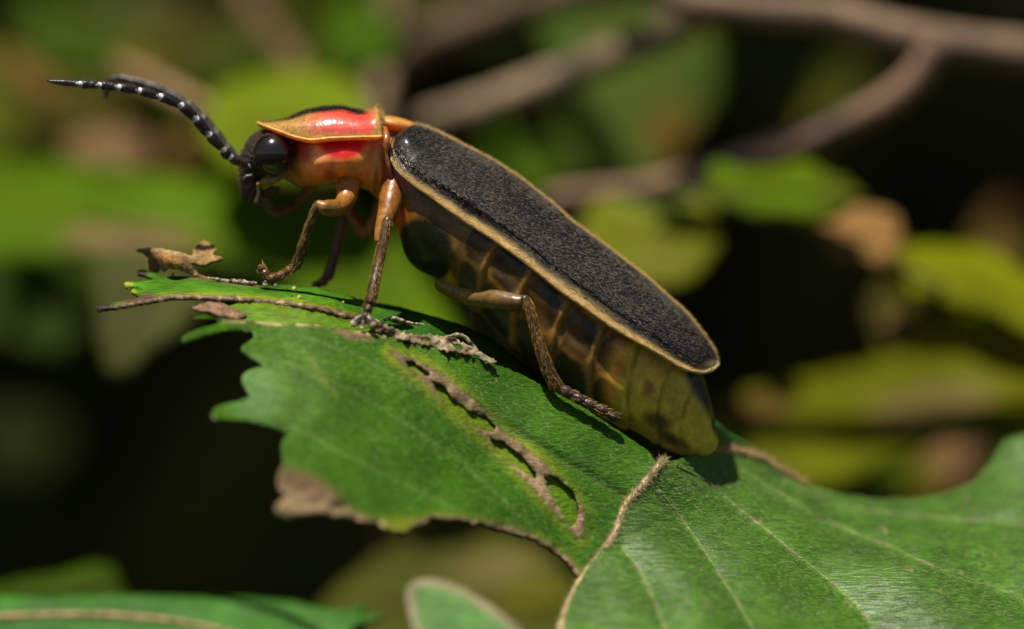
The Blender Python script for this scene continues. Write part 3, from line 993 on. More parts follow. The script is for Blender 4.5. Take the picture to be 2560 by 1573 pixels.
# hind edge is concave, spiked in the middle
yv = YC + hw[:, None] * np.sign(u)[None] * np.where(t < .07, 1 - t * .9, (1 - .063) * np.cos(np.clip((t - .07) / .93, 0, 1) * np.pi / 2) ** .66)[None]
pv = P(px_, py_, 0 * px_)
pv[..., 0] *= kmid; pv[..., 2] *= kmid
pv[..., 1] = yv
X_, Y_ = px_.ravel(), py_.ravel()
uu = np.tile(au, NPx)
n1 = noise2(X_ / 14, Y_ / 10, 95)
pc = np.tile([.52, .30, .075], (len(X_), 1)) * (1 + .12 * n1)[:, None]
X_j, uu_j = X_ + 10 * noise2(X_ / 18, Y_ / 8, 89), uu + .05 * noise2(X_ / 14, Y_ / 7, 87)
redz = sm(X_j, 765, 815) * (1 - sm(X_j, 925, 946)) * (1 - sm(uu_j, .82, .93))
pc = blend(pc, [.78, .085, .05], redz)
pc = blend(pc, [.50, .16, .06], blob(X_, Y_, 790, 312, 30, 30, 0, .6) * .6 * (1 - sm(uu, .8, .9)))
blk = (1 - sm(uu + .05 * n1, .34, .48)) * sm(X_, 690, 740) * (1 - sm(X_, 905, 930))
pc = blend(pc, [.012, .009, .007], blk)
pc = blend(pc, [.06, .04, .02], (1 - sm(uu, .2, .5)) * (1 - sm(X_, 650, 720)) * .6)
pc = blend(pc, [.66, .42, .13], np.exp(-((uu - 1) / .05) ** 2))
pc = np.c_[pc, .12 + .88 * np.clip(redz * 1.1, 0, 1)]
pron = mk('pronotum', pv.reshape(-1, 3), grid_faces(NPx, NPu)[:, ::-1], M_pron, fly, pc)
solid(pron, .05)

def surf_normals(v, n, m):
    g = v.reshape(n, m, 3)
    du = np.gradient(g, axis=0)
    dv = np.gradient(g, axis=1)
    nn = np.cross(du, dv)
    nn /= np.linalg.norm(nn, axis=-1)[..., None] + 1e-12
    tt = du / (np.linalg.norm(du, axis=-1)[..., None] + 1e-12)
    return nn, tt

def surface_setae(name, g, count, seed, parent, length, r, colf, lift=.35, weight=None, flip=1, jitter=.3, mat=None):
    n, m, _ = g.shape
    nn, tt = surf_normals(g.reshape(-1, 3), n, m)
    nn = nn * flip
    du = np.linalg.norm(np.gradient(g, axis=0), axis=-1)
    dv = np.linalg.norm(np.gradient(g, axis=1), axis=-1)
    w = du * dv
    if weight is not None:
        w = w * weight
    r_ = np.random.default_rng(seed)
    idx = r_.choice(n * m, count, p=(w / w.sum()).ravel())
    i, j = idx // m, idx % m
    fi = np.clip(i + r_.uniform(-.5, .5, count), 0, n - 1.001)
    fj = np.clip(j + r_.uniform(-.5, .5, count), 0, m - 1.001)
    i0, j0 = fi.astype(int), fj.astype(int)
    a, b = (fi - i0)[:, None], (fj - j0)[:, None]
    base = (g[i0, j0] * (1 - a) * (1 - b) + g[i0 + 1, j0] * a * (1 - b) + g[i0, j0 + 1] * (1 - a) * b + g[i0 + 1, j0 + 1] * a * b)
    nb, tb = nn[i0, j0], tt[i0, j0]
    d = tb + nb * lift + r_.normal(0, jitter, (count, 3)) * .6
    v, f = spikes(base - nb * .004, d, length * r_.uniform(.5, 1.3, count), r)
    c = colf(fi / (n - 1), fj / (m - 1), r_)
    return mk(name, v, f, mat or M_setae, parent, np.repeat(c, 4, 0), smooth=False, kind='stuff')

# wing cases
EM = [(985, 345), (978, 368), (977, 392), (995, 428), (1031, 460), (1085, 496), (1139, 536), (1193, 572), (1265, 619), (1332, 670), (1400, 725), (1467, 772), (1535, 820), (1602, 858), (1647, 884), (1692, 911), (1724, 926), (1760, 931), (1786, 922), (1798, 908)]
ES = [(1000, 324), (1040, 309), (1098, 329), (1166, 364), (1229, 397), (1292, 437), (1337, 471), (1382, 507), (1427, 548), (1467, 577), (1526, 621), (1580, 662), (1625, 698), (1670, 739), (1715, 779), (1760, 833), (1787, 874), (1797, 900), (1798, 907)]
NV, NU = 190, 54
em, es = catmull(EM, NV), catmull(ES, NV)
vv = np.linspace(0, 1, NV)
hwE = np.interp(vv, [0, .03, .1, .25, .6, .8, .92, .98, 1], [1.15, 1.5, 1.9, 2.12, 2.14, 1.95, 1.45, .8, .45])
uE = np.linspace(0, 1, NU)
flr = np.clip(1 - uE / .11, 0, 1)
ang = np.clip((uE - .06) / .94, 0, 1) * np.pi / 2
fE = np.where(uE < .06, uE / .06 * .035, .035 + .965 * np.sin(ang) ** 1.02)
gE = 1 - np.cos(ang)
ex = em[:, None, 0] + (es - em)[:, None, 0] * fE[None]
ey = em[:, None, 1] + (es - em)[:, None, 1] * fE[None]
yE = (YC - hwE)[:, None] + (hwE - .02)[:, None] * gE[None] - .14 * (flr ** 1.3)[None] * np.minimum(1, vv / .05)[:, None] * (1 - .5 * sm(vv, .9, 1))[:, None]
# shoulder hump, faint ribs
yE = yE - .16 * np.exp(-((vv - .055) / .035) ** 2)[:, None] * np.exp(-((uE - .42) / .16) ** 2)[None]
yE = yE + .10 * np.exp(-((uE - .13) / .05) ** 2)[None] * (1 - sm(vv, .25, .5))[:, None]
yE = yE + .05 * (np.cos(uE * 15) * (uE > .2))[None] * sm(vv, .1, .25)[:, None] * (1 - sm(vv, .75, .95))[:, None]
yE = yE + .02 * noise2(vv[:, None] * 22 + 0 * uE, uE[None] * 7 + 0 * vv[:, None], 97)
ev = P(ex, ey, 0 * ex)
kE = (D + np.minimum(yE, 1.0)) / D
ev[..., 0] *= kE; ev[..., 2] *= kE
ev[..., 1] = yE
V_, U_ = np.meshgrid(vv, uE, indexing='ij')
nE = noise2(V_ * 40, U_ * 8, 98)
ec = np.tile([.007, .0065, .006], (NV * NU, 1))
wid = np.interp(V_, [0, .06, .15, .3, .55, .8, .93, 1], [.03, .07, .10, .12, .125, .11, .10, .5])
bd = 1 - sm(U_ + .028 * nE + .012 * noise2(V_ * 120, U_ * 20, 88), wid * .55, wid * 1.35)
ec = blend(ec, np.array([.42, .285, .11]), bd.ravel())
ec = blend(ec, np.array([.10, .075, .03]), ((1 - sm(U_, .05, .09)) * (1 - sm(V_, .10, .22))).ravel())
ec = blend(ec, np.array([.30, .17, .05]), (sm(U_, .93, .985) * .85).ravel())
ec = blend(ec, np.array([.42, .25, .08]), ((1 - sm(V_, .0, .035)) * sm(U_, .55, .9)).ravel())
def setae_col(fi, fj, r_):
    n = len(fi)
    b = 1 - sm(fj, .08, .12)
    c = np.tile([.15, .138, .122], (n, 1)) * (r_.uniform(.12, 1, (n, 1)) ** 1.6 * 2.0)
    gold = (r_.uniform(0, 1, n) < .08).astype(float)
    c = blend(c, [.42, .25, .11], gold * .9)
    c = blend(c, [.60, .40, .14], np.maximum(b, sm(fj, .9, .97)))
    return c
wS = (.75 + .45 * noise2(V_ * 30, U_ * 7, 99) + .25 * noise2(V_ * 9, U_ * 3, 96)).clip(.15) * (1 - .75 * (1 - sm(V_, .05, .16)) * sm(U_, .25, .4) * (1 - sm(U_, .75, .95)))
for k, mir in enumerate((False, True)):
    g = ev.copy()
    if mir:
        g[..., 1] = 2 * YC - g[..., 1]
    f = grid_faces(NV, NU)
    f = f if mir else f[:, ::-1]
    e = mk('elytron', g.reshape(-1, 3), f, M_elytron, fly, ec)
    solid(e, .06)
    surface_setae('setae', g, 3500 if mir else 25000, 200 + k, e, .085, .0055, setae_col, lift=.33, weight=wS, flip=1 if not mir else -1)
    wgt = np.zeros((NV, NU)); wgt[:, :3] = 1; wgt[:, -5:] = 1.2
    surface_setae('fringe', g, 2400, 210 + k, e, .11, .0075, lambda a, b, r_: np.tile([.62, .42, .16], (len(a), 1)) * r_.uniform(.6, 1.2, (len(a), 1)), lift=.9, weight=wgt, flip=1 if not mir else -1, jitter=.5)
# pale speck on the near wing case
# triangular plate between shield and wing cases
sc = np.array([(945, 300), (975, 306), (1010, 312), (1050, 318)], float)
tube('scutellum', P(sc[:, 0], sc[:, 1] + 4, YC * np.ones(4)), [.14, .20, .18, .08], M_body, fly, np.array([.42, .20, .045]), n=40, seg=20, flat=2.2)
hp = np.array([(962, 322), (966, 350), (964, 385), (975, 430), (985, 470)], float)
tube('wing_base', P(hp[:, 0], hp[:, 1], np.array([.85, .55, .55, .6, .7])), [.08, .10, .07, .06, .04], M_pron, fly, lambda s, v: blend(np.tile([.40, .14, .02], (len(s), 1)), [.26, .04, .02], sm(s, .4, .8)), n=40)

# golden hairs on the shield
pg = pv.copy()
wg = (np.tile(1 - au, (NPx, 1)) > .03).astype(float) * (1 - .92 * (redz.reshape(NPx, NPu)))
surface_setae('setae', pg, 3000, 230, pron, .07, .0055, lambda a, b, r_: blend(np.tile([.55, .38, .14], (len(a), 1)), [.05, .04, .03], ((np.abs(b * 2 - 1) < .3) & (a > .3)).astype(float) * .85), lift=.8, weight=wg, flip=1)

wr = np.tile((au < .32).astype(float), (NPx, 1)); wr[-4:, :] = 1.5
surface_setae('fringe', pg, 1100, 231, pron, .09, .006, lambda a, b, r_: blend(np.tile([.10, .075, .045], (len(a), 1)), [.62, .44, .18], (a > .88).astype(float)) * r_.uniform(.5, 1.4, (len(a), 1)), lift=1.1, weight=wr, flip=1)

# head ------------------------------------------------------------
hd = [(735, 368, .10, .45), (718, 366, .40, .95), (695, 370, .52, 1.12), (668, 380, .56, 1.14), (645, 400, .48, 1.02), (632, 428, .36, .8), (626, 456, .27, .6), (622, 478, .20, .45), (622, 494, .06, .2)]
NH, NHR = 90, 40
hs = catmull(hd, NH)
c0 = P(hs[:, 0], hs[:, 1], 0) * np.array([kmid, 1, kmid])
tg = np.gradient(c0, axis=0); tg /= np.linalg.norm(tg, axis=1)[:, None]
nrm = np.stack([-tg[:, 2], 0 * tg[:, 0], tg[:, 0]], -1)
th2 = np.linspace(0, 2 * np.pi, NHR, endpoint=False)
hv = c0[:, None] + nrm[:, None] * (np.maximum(hs[:, 2], .01)[:, None] * np.cos(th2))[..., None]
hv[..., 1] = YC - np.maximum(hs[:, 3], .02)[:, None] * np.sin(th2)[None]
hv += .02 * np.random.default_rng(5).normal(0, 1, hv.shape) * np.array([1, 1, 1])
head = mk('head', hv.reshape(-1, 3), grid_faces(NH, NHR, True), M_dark, fly, blend(np.tile([.030, .020, .013], (NH * NHR, 1)), [.10, .055, .02], np.repeat(sm(hs[:, 1], 430, 480), NHR) * .7))
surface_setae('setae', hv, 1500, 240, head, .11, .0065, lambda a, b, r_: np.tile([.34, .26, .16], (len(a), 1)) * r_.uniform(.4, 1.4, (len(a), 1)), lift=.8, flip=-1, jitter=.5)
def ball(c, r, n=40, m=56, sc_=(1, 1, 1)):
    t, p = np.meshgrid(np.linspace(0, np.pi, n), np.linspace(0, 2 * np.pi, m, endpoint=False), indexing='ij')
    v = np.stack([np.sin(t) * np.cos(p) * sc_[0], np.cos(t) * sc_[1], np.sin(t) * np.sin(p) * sc_[2]], -1) * r + c
    return v.reshape(-1, 3), grid_faces(n, m, True)
for s_ in (-1, 1):
    c = P(690, 388, 0) * np.array([kmid, 1, kmid]) + np.array([0, YC + s_ * 1.17, 0])
    v, f = ball(c, .535, sc_=(1.0, .95, 1.0))
    e = mk('eye', v, f, M_eye, head, np.array([.010, .007, .005]))
    # raised rim round the eye
    a = np.linspace(0, 2 * np.pi, 30)
    ringp = np.stack([c[0] + .515 * np.cos(a), 0 * a + c[1] - s_ * .02, c[2] + .515 * np.sin(a)], -1)
    tube('eye_rim', ringp, np.full(30, .032), M_dark, head, np.array([.06, .035, .02]), n=60, seg=8)
# cheek, jaws, palps, brow
hk = lambda pts, y: np.array([P(x, yy2, y) for x, yy2 in pts])
tube('cheek', hk([(712, 432), (690, 446), (665, 453), (645, 462)], 1.3), [.08, .10, .10, .06], M_leg, head, np.array([.22, .14, .025]), n=30)
for yj in (1.75, 2.75):
    tube('jaw', hk([(632, 460), (618, 474), (612, 488)], yj), [.10, .07, .02], M_dark, head, np.array([.08, .035, .012]), n=20)
for i, (pts, rad, yj) in enumerate([([(645, 466), (648, 488), (642, 506), (650, 512)], [.05, .07, .085, .05], 1.5), ([(640, 470), (628, 490), (622, 501)], [.04, .05, .03], 1.7), ([(650, 468), (660, 490), (652, 508)], [.05, .07, .05], 2.9),
                                   ([(622, 470), (608, 480), (604, 490)], [.05, .05, .02], 2.0), ([(628, 440), (612, 446), (610, 462)], [.06, .07, .03], 1.4)]):
    tube('palp', hk(pts, yj), rad, M_dark, head, np.array([.035, .022, .014]), n=24, bump=.08, seed=i)
g = np.random.default_rng(77)
bpts = P(g.uniform(602, 628, 160), g.uniform(430, 495, 160), g.uniform(1.5, 2.6, 160))
v, f = spikes(bpts, np.c_[g.normal(-.6, .3, 160), g.normal(-.2, .3, 160), g.normal(-.7, .3, 160)], .14, .006)
mk('bristles', v, f, M_setae, head, np.array([.05, .035, .02]), smooth=False, kind='stuff')
tube('neck', np.vstack([P(716, 412, YC), P(735, 415, YC), P(760, 420, YC)]), [.35, .42, .5], M_body, fly, np.array([.45, .19, .04]), n=24, seg=24, flat=1.3)

# antennae ----------------------------------------------------------
def antenna(joints, depth, widths, label, nset, seed, jcol):
    j = np.array(joints, float)
    dd = np.interp(np.linspace(0, 1, len(j)), np.linspace(0, 1, len(depth)), depth)
    pts = P(j[:, 0], j[:, 1], dd)
    full = catmull(pts, 400)
    s = np.r_[0, np.cumsum(np.linalg.norm(np.diff(full, axis=0), axis=1))]
    v0, f0, s0 = tube_geo(pts[:], np.r_[np.array(widths[:-1]), .012] * .84, seg=10, n=160)
    ant = mk('antenna', v0, f0, M_leg, fly, np.array(jcol), label=label)   # pale joint membrane
    bs, ds, cs2 = [], [], []
    r_ = np.random.default_rng(seed)
    for i in range(len(pts) - 1):
        a = np.argmin(np.linalg.norm(full - pts[i], axis=1))
        b = np.argmin(np.linalg.norm(full - pts[i + 1], axis=1))
        if b < a + 3:
            continue
        seg = resample(full[a:b + 1], 12)
        dirv = seg[-1] - seg[0]
        ln2 = np.linalg.norm(dirv)
        ll_ = resample(full[a:b + 1], 101)
        e0 = 1.0 if i == len(pts) - 2 else (ln2 - .092) / ln2
        seg = resample(ll_[0 if i == 0 else 4:max(20, int(100 * e0))], 12)
        w0, w1 = widths[i], widths[i + 1]
        prof = np.array([.84, .92, .96, 1.0, 1.02, 1.04, 1.06, 1.08, 1.10, 1.12, 1.12, 1.06])
        if i == len(pts) - 2:
            prof = np.array([.8, .9, .95, 1, 1, 1, .98, .94, .86, .75, .58, .3])
        rad = np.linspace(w0, w1, 12) * prof
        tube('segment', seg, rad, M_dark, ant, np.array([.020, .014, .011]), n=24, seg=14, bump=.04, seed=i, flat=.85)
        m = int(nset * ln2)
        k = r_.integers(0, 12, m)
        d = r_.normal(0, 1, (m, 3))
        axis = dirv / ln2
        d -= np.outer(d @ axis, axis)
        d /= np.linalg.norm(d, axis=1)[:, None]
        bs.append(seg[k] + d * rad[k][:, None] * .9 + axis * r_.uniform(-.02, .02, (m, 1)))
        ds.append(d + axis * .9)
    b = np.vstack(bs); d = np.vstack(ds)
    v, f = spikes(b, d, .085 * r_.uniform(.5, 1.3, len(b)), .006)
    mk('setae', v, f, M_setae, ant, np.repeat(np.array([[.10, .085, .07]]) * r_.uniform(.4, 2.2, (len(b), 1)), 4, 0), smooth=False, kind='stuff')
nearJ = [(626, 414), (573, 392), (557, 373), (521, 335), (488, 296), (451, 263), (399, 241), (347, 227), (296, 218), (247, 213), (199, 210), (120, 203)]
antenna(nearJ, [1.5, 1.1, .7, .4, .3], [.10, .105, .10, .115, .118, .112, .105, .102, .098, .094, .088, .058], 'near antenna sharp against the background', 420, 301, (.55, .58, .60))
farJ = [(628, 404), (590, 392), (563, 362), (535, 328), (502, 290), (462, 256), (420, 232), (372, 213), (328, 201), (290, 196), (268, 214), (262, 246)]
antenna(farJ, [2.9, 3.2, 3.6, 3.9, 4.2], [.10, .105, .10, .115, .118, .112, .105, .102, .098, .094, .088, .058], 'far antenna partly hidden behind the near one', 220, 302, (.05, .045, .04))

# legs ------------------------------------------------------------
BR1 = np.array([.075, .040, .014]); AMB = np.array([.40, .19, .035]); ORA = np.array([.46, .20, .035])
def leg(femur, tibia, tarsus, fcol, tcol, rcol, label, setae=1200, seed=0, pads=(), gold=(.85, .50, .12)):
    base = femur[0]
    pf = np.array([P(a, b, c) for a, b, c, r in femur]); rf = [r * .86 / 100 for *_, r in femur]
    lg = bpy.data.objects.new('leg', None)
    C.objects.link(lg)
    lg.parent = fly
    lg['label'] = label
    lg.empty_display_size = .0005
    tube('femur', pf, rf, M_leg, lg, fcol, n=50, seg=18, bump=.015, seed=seed)
    pt = np.array([P(a, b, c) for a, b, c, r in tibia]); rt = np.array([r * .86 / 100 for *_, r in tibia])
    tube('tibia', pt, rt, M_leg, lg, tcol, n=60, seg=16, bump=.02, seed=seed + 1)
    r_ = np.random.default_rng(seed + 5)
    q = catmull(np.c_[pt, rt], 120)
    ax = np.gradient(q[:, :3], axis=0); ax /= np.linalg.norm(ax, axis=1)[:, None]
    i = r_.integers(0, 120, setae)
    d = r_.normal(0, 1, (setae, 3))
    d -= (d * ax[i]).sum(1)[:, None] * ax[i]
    d /= np.linalg.norm(d, axis=1)[:, None]
    B = [q[i, :3] + d * q[i, 3:4] * .92]; Dv = [d * .34 + ax[i]]
    if tarsus:
        pa = [np.array(P(a, b, c)) for a, b, c, r in tarsus]
        ra = [r * .85 / 100 for *_, r in tarsus]
        for k in range(len(pa) - 1):
            a, b = pa[k], pa[k + 1]
            pth = np.linspace(a, b, 5)
            rr = np.array([.62, .85, 1.0, 1.12, .95]) * (ra[k] + ra[k + 1]) / 2
            tube('tarsus', pth, rr, M_leg, lg, rcol, n=18, seg=14, bump=.08, seed=seed + 10 + k)
            m = 26
            tt = r_.uniform(0, 1, m)[:, None]
            axx = (b - a) / (np.linalg.norm(b - a) + 1e-9)
            dd = r_.normal(0, 1, (m, 3)); dd -= np.outer(dd @ axx, axx); dd /= np.linalg.norm(dd, axis=1)[:, None]
            B.append(a + (b - a) * tt + dd * ra[k] * .9); Dv.append(dd * .6 + axx)
        for k, (p0, p1, r) in enumerate(pads):
            a, b = np.array(P(*p0)), np.array(P(*p1))
            tube('foot_pad', np.linspace(a, b, 4), np.array([.4, .75, 1.0, .9]) * r / 100, M_leg, lg, lambda s, v: blend(np.tile([.05, .035, .025], (len(s), 1)), [.35, .28, .18], sm(s, .8, 1)), n=16, seg=14, flat=.5)
    B = np.vstack(B); Dv = np.vstack(Dv)
    v, f = spikes(B, Dv, .13 * r_.uniform(.5, 1.3, len(B)), .0075)
    mk('setae', v, f, M_setae, lg, np.repeat(np.array(gold)[None] * r_.uniform(.3, 1.1, (len(B), 1)), 4, 0), smooth=False, kind='stuff')
def grad(a, b, lo=.3, hi=.8):
    a, b = np.array(a), np.array(b)
    return lambda s, v: blend(np.tile(a, (len(s), 1)), b, sm(s, lo, hi))
yF = float(B_dep(672, 712)) - .05
leg([(888, 420, 1.25, 40), (872, 460, .95, 35), (864, 500, .65, 29), (846, 518, .33, 25), (815, 520, .05, 24), (796, 512, .0, 15)],
    [(796, 510, 0, 13), (786, 530, .02, 12), (765, 590, .2, 12.5), (750, 640, .4, 16), (740, 668, .5, 13)],
    [(738, 668, .5, 13), (718, 682, .6, 13), (692, 695, .7, 13), (674, 698, .75, 12), (660, 680, .75, 13), (650, 668, .75, 9)],
    grad([.38, .14, .022], [.22, .10, .016]), grad([.07, .038, .012], [.04, .025, .010]), np.array([.075, .033, .014]), 'near front leg with bent amber knee and upturned foot', 160, 400,
    pads=[((676, 698, .75), (690, 712, .7), 9), ((668, 696, .75), (664, 712, .7), 9)])
leg([(800, 440, 3.2, 20), (775, 465, 3.3, 15), (745, 502, 3.3, 14), (725, 520, 3.2, 14)],
    [(728, 518, 3.2, 13), (700, 533, 3.1, 14), (680, 528, 3.0, 13), (668, 512, 2.9, 13)],
    [(668, 514, 2.9, 13), (661, 494, 2.9, 13), (668, 478, 2.9, 11), (684, 470, 2.9, 10), (694, 472, 2.9, 7)],
    grad([.36, .17, .03], [.16, .08, .03]), [.16, .09, .04], np.array([.20, .14, .10]), 'far front leg raised and hooked under the jaws', 200, 420, gold=(.30, .22, .14))
leg([(992, 425, 1.2, 40), (982, 478, .8, 37), (970, 530, .45, 31), (953, 578, .2, 20), (945, 602, .08, 11)],
    [(970, 552, -.02, 16), (962, 585, -.15, 14), (948, 650, -.3, 15), (934, 715, -.6, 16), (925, 756, -.75, 17)],
    [(924, 758, -.75, 13), (917, 780, -.82, 12), (910, 796, -.88, 10)],
    grad([.26, .09, .018], [.28, .12, .02]), grad([.06, .033, .014], [.035, .021, .010]), np.array([.05, .03, .018]), 'near middle leg standing straight down on a forked foot', 700, 440,
    pads=[((911, 786, -.88), (884, 810, -.98), 11), ((912, 786, -.88), (932, 812, -.98), 11), ((911, 790, -.88), (905, 820, -1.0), 6)])
leg([(965, 500, 3.4, 26), (935, 560, 3.4, 24), (915, 578, 3.4, 22), (890, 558, 3.4, 22), (868, 522, 3.4, 18)],
    [(864, 526, 3.4, 14), (852, 575, 3.3, 13), (836, 640, 3.2, 14), (820, 692, 3.1, 16)],
    [(820, 690, 3.1, 14), (806, 708, 3.0, 12), (786, 716, 2.9, 10)],
    grad([.30, .14, .03], [.26, .12, .02]), grad([.10, .05, .015], [.06, .035, .015]), BR1, 'far middle leg in shade beyond the body', 400, 460)
yh = float(F_dep(1400, 985)) - .02
leg([(1110, 708, 1.9, 32), (1165, 735, 1.1, 33), (1235, 748, .5, 31), (1288, 756, .17, 26), (1312, 752, .05, 17)],
    [(1312, 748, 0, 15), (1326, 780, -.02, 14), (1345, 850, -.02, 15), (1368, 920, 0, 18), (1388, 962, .05, 20)],
    [(1388, 966, .08, 15), (1425, 984, .1, 16), (1455, 1002, .12, 15), (1485, 1016, .14, 15), (1512, 1030, .16, 14), (1542, 1046, .2, 12)],
    grad([.24, .13, .02], [.11, .06, .016]), grad([.05, .028, .012], [.028, .019, .010]), np.array([.040, .026, .020]), 'near hind leg bent at the belly with a jointed foot on the lobe', 850, 480, gold=(.80, .46, .10))
leg([(1175, 735, 3.9, 24), (1182, 760, 3.8, 18), (1185, 785, 3.7, 14)], [(1185, 780, 3.7, 12), (1187, 800, 3.6, 11), (1190, 825, 3.4, 11), (1196, 850, 3.2, 11)], None,
    np.array([.10, .05, .02]), np.array([.09, .05, .02]), BR1, 'far hind leg, a dark stub under the belly', 150, 500)

# ------------------------------------------------------------------ leaves and twigs around
def wild_leaf(name, poly, y0, tilt, col, parent=None, patches=(), spacing=26, thick=.2, seed=0, wave=.25, swell=0.0, serr=2.5, rib=True, mat=None, **kw):
    y0 = y0 * 1.7 if y0 > 9 else y0
    p = smooth_poly(poly)
    p = rough_outline(p, 16, 7, seed + 5, .045)
    p = rough_outline(p, 16, serr, seed + 3, .35)
    col = np.array(col) * np.array([.92, .76, .5])
    cx, cy = p.mean(0)
    dep = lambda x, y: y0 + tilt * (cy - y) / 100 + wave * noise2(x / 130, y / 130, seed) + swell * (((x - cx) / 200) ** 2 + ((y - cy) / 200) ** 2)
    def colf(x, y):
        c = np.tile(np.array(col, float), (len(x), 1)) * (1 + .18 * noise2(x / 70, y / 70, seed + 9))[:, None]
        for (bx_, by_, rx, ry_, rot, pcol, amt) in patches:
            c = blend(c, pcol, blob(x, y, bx_, by_, rx, ry_, rot, .35) * amt)
        return c
    if parent is None:
        kw.setdefault('loc', P(cx, p[:, 1].max(), float(dep(cx, p[:, 1].max()))))
    o = sheet(name, p, dep, mat or M_far, parent, colf, spacing, thick, seed=seed, **kw)
    if rib:
        q = p - p.mean(0)
        w, vec = np.linalg.eigh(q.T @ q)
        ax = vec[:, 1]
        pr_ = q @ ax
        a, b = pr_.min() * .92, pr_.max() * .85
        pts = np.array([p.mean(0) + ax * t for t in np.linspace(a, b, 6)])
        ok = pip(p, pts[:, 0], pts[:, 1])
        pts = pts[ok]
        if len(pts) >= 3:
            pp = P(pts[:, 0], pts[:, 1], dep(pts[:, 0], pts[:, 1]) - .04)
            # children of parts share the same root origin
            tube('midrib', pp, np.linspace(.10, .05, len(pts)), mat or M_far, o, np.array(col) * np.array([1.5, 1.2, 1.3]), n=30, seg=8)
    return o

OLV = (.095, .13, .012)
VIV = (.06, .22, .006)
LIM = (.17, .27, .02)
MID = (.05, .13, .008)
TANL = (.26, .17, .075)

def stem(parent, pts, y, r, col=(.13, .095, .065), name='stem', n=90, extra=None):
    p = np.array(pts, float)
    yy2 = np.interp(np.linspace(0, 1, len(p)), np.linspace(0, 1, len(np.atleast_1d(y))), np.atleast_1d(y).astype(float))
    yy2 = yy2 * 1.6
    pp = P(p[:, 0], p[:, 1], yy2)
    rr = np.interp(np.linspace(0, 1, len(p)), np.linspace(0, 1, len(np.atleast_1d(r))), np.atleast_1d(r).astype(float)) / 100 * (1 + yy2 / D)
    if extra is not None:
        e = np.array(extra, float)
        pp = np.vstack([pp, e])
        rr = np.r_[rr, np.linspace(rr[-1], rr[-1] * 1.5, len(e))]
    return tube(name, pp, rr, M_bark, parent, lambda s, v: blend(np.tile(np.array(col) * np.array([1.4, 1.25, 1.1]), (len(s), 1)), np.array(col) * .8, sm(fnoise(s * 20, 6), .1, .9)), n=n, seg=16, bump=.04)

# right: forked woody branch and its leaves
br = root('shrub_branch', (45, 20, -142), 'forked grey-brown shrub branch with broad green leaves behind the firefly', 'branch')
stem(br, [(1560, -60), (1690, 0), (1800, 18), (1950, 28), (2100, 40), (2250, 88), (2400, 112), (2600, 135), (2900, 175), (3300, 260)], [13, 13, 13.5, 15], [36, 40, 46, 46, 46], name='branch', extra=[(33, 18, -10), (40, 20, -60), (45, 20, -144)])
stem(br, [(2335, 120), (2290, 190), (2200, 262), (2050, 332), (1900, 390), (1750, 440), (1600, 472), (1380, 495)], [13.2, 13.5, 14, 16], [40, 38, 38, 36, 30, 24], (.15, .10, .07), name='twig')
stem(br, [(1800, 15), (1740, 40), (1650, 88), (1500, 150), (1350, 212), (1180, 275), (1070, 305)], [14, 16, 17, 18], [46, 44, 40, 42, 40, 36], (.15, .12, .08), name='twig')
stem(br, [(1620, -45), (1450, -20), (1250, 35), (1080, 95), (980, 180), (890, 270)], [14, 22, 24, 26], [40, 44, 44, 40, 36], (.11, .08, .05), name='twig')
wild_leaf('leaf', [(1500, -30), (1640, -20), (1760, 60), (1800, 130), (1790, 250), (1720, 350), (1650, 430), (1540, 450), (1440, 420), (1390, 300), (1340, 200), (1330, 90), (1400, 20)], 20, 1.0, (.065, .125, .015), br, seed=501,
          patches=[(1675, 335, 60, 80, 10, (.14, .06, .01), .7), (1400, 130, 60, 90, 0, (.05, .10, .01), .5)])
wild_leaf('leaf', [(1450, 560), (1520, 480), (1620, 442), (1720, 450), (1790, 520), (1795, 600), (1745, 680), (1660, 712), (1560, 685), (1480, 640)], 13.5, 1.4, (.17, .23, .02), br, seed=502, patches=[(1640, 500, 90, 40, 0, (.22, .32, .06), .7), (1650, 650, 70, 50, 0, (.20, .20, .03), .6)])
wild_leaf('leaf', [(1270, 440), (1300, 415), (1360, 408), (1405, 440), (1370, 475), (1300, 475)], 18, 1.0, (.06, .14, .006), br, seed=503)
wild_leaf('leaf', [(2080, 160), (2160, 170), (2170, 240), (2120, 300), (2060, 260)], 34, .8, (.05, .09, .015), br, seed=504)

# right: sprig with half-withered leaves
sp = root('leafy_sprig', (30, 24, -142), 'sprig of toothed green leaves with withered tan patches beside the leaf', 'sprig')
stem(sp, [(1700, 480), (1800, 500), (1950, 540), (2120, 600), (2300, 690), (2500, 800), (2750, 950), (3000, 1300)], [12.5, 12, 13, 16], [7, 8, 10, 14], (.10, .11, .03), extra=[(25, 20, -40), (30, 24, -144)])
wild_leaf('leaf', [(1770, 440), (1800, 395), (1850, 425), (1930, 418), (2020, 402), (2075, 440), (2110, 445), (2160, 492), (2120, 510), (2050, 545), (1960, 535), (1880, 530), (1800, 505)], 11, 1.5, (.10, .20, .004), sp, seed=511, patches=[(2110, 480, 60, 50, 0, (.09, .10, .01), .8), (1830, 500, 60, 40, 0, (.08, .12, .01), .7)], wave=.6)
wild_leaf('leaf', [(2020, 548), (2100, 525), (2180, 518), (2240, 540), (2255, 610), (2200, 655), (2110, 640), (2050, 590)], 12, 1.2, (.22, .14, .05), sp, seed=512, serr=4, mat=M_dry)
wild_leaf('leaf', [(2200, 650), (2280, 605), (2370, 615), (2430, 605), (2500, 640), (2600, 700), (2750, 800), (2700, 880), (2450, 770), (2300, 735), (2230, 705)], 12, 1.5, (.19, .26, .003), sp, seed=513, patches=[(2215, 660, 30, 40, 0, (.16, .09, .03), .6)])
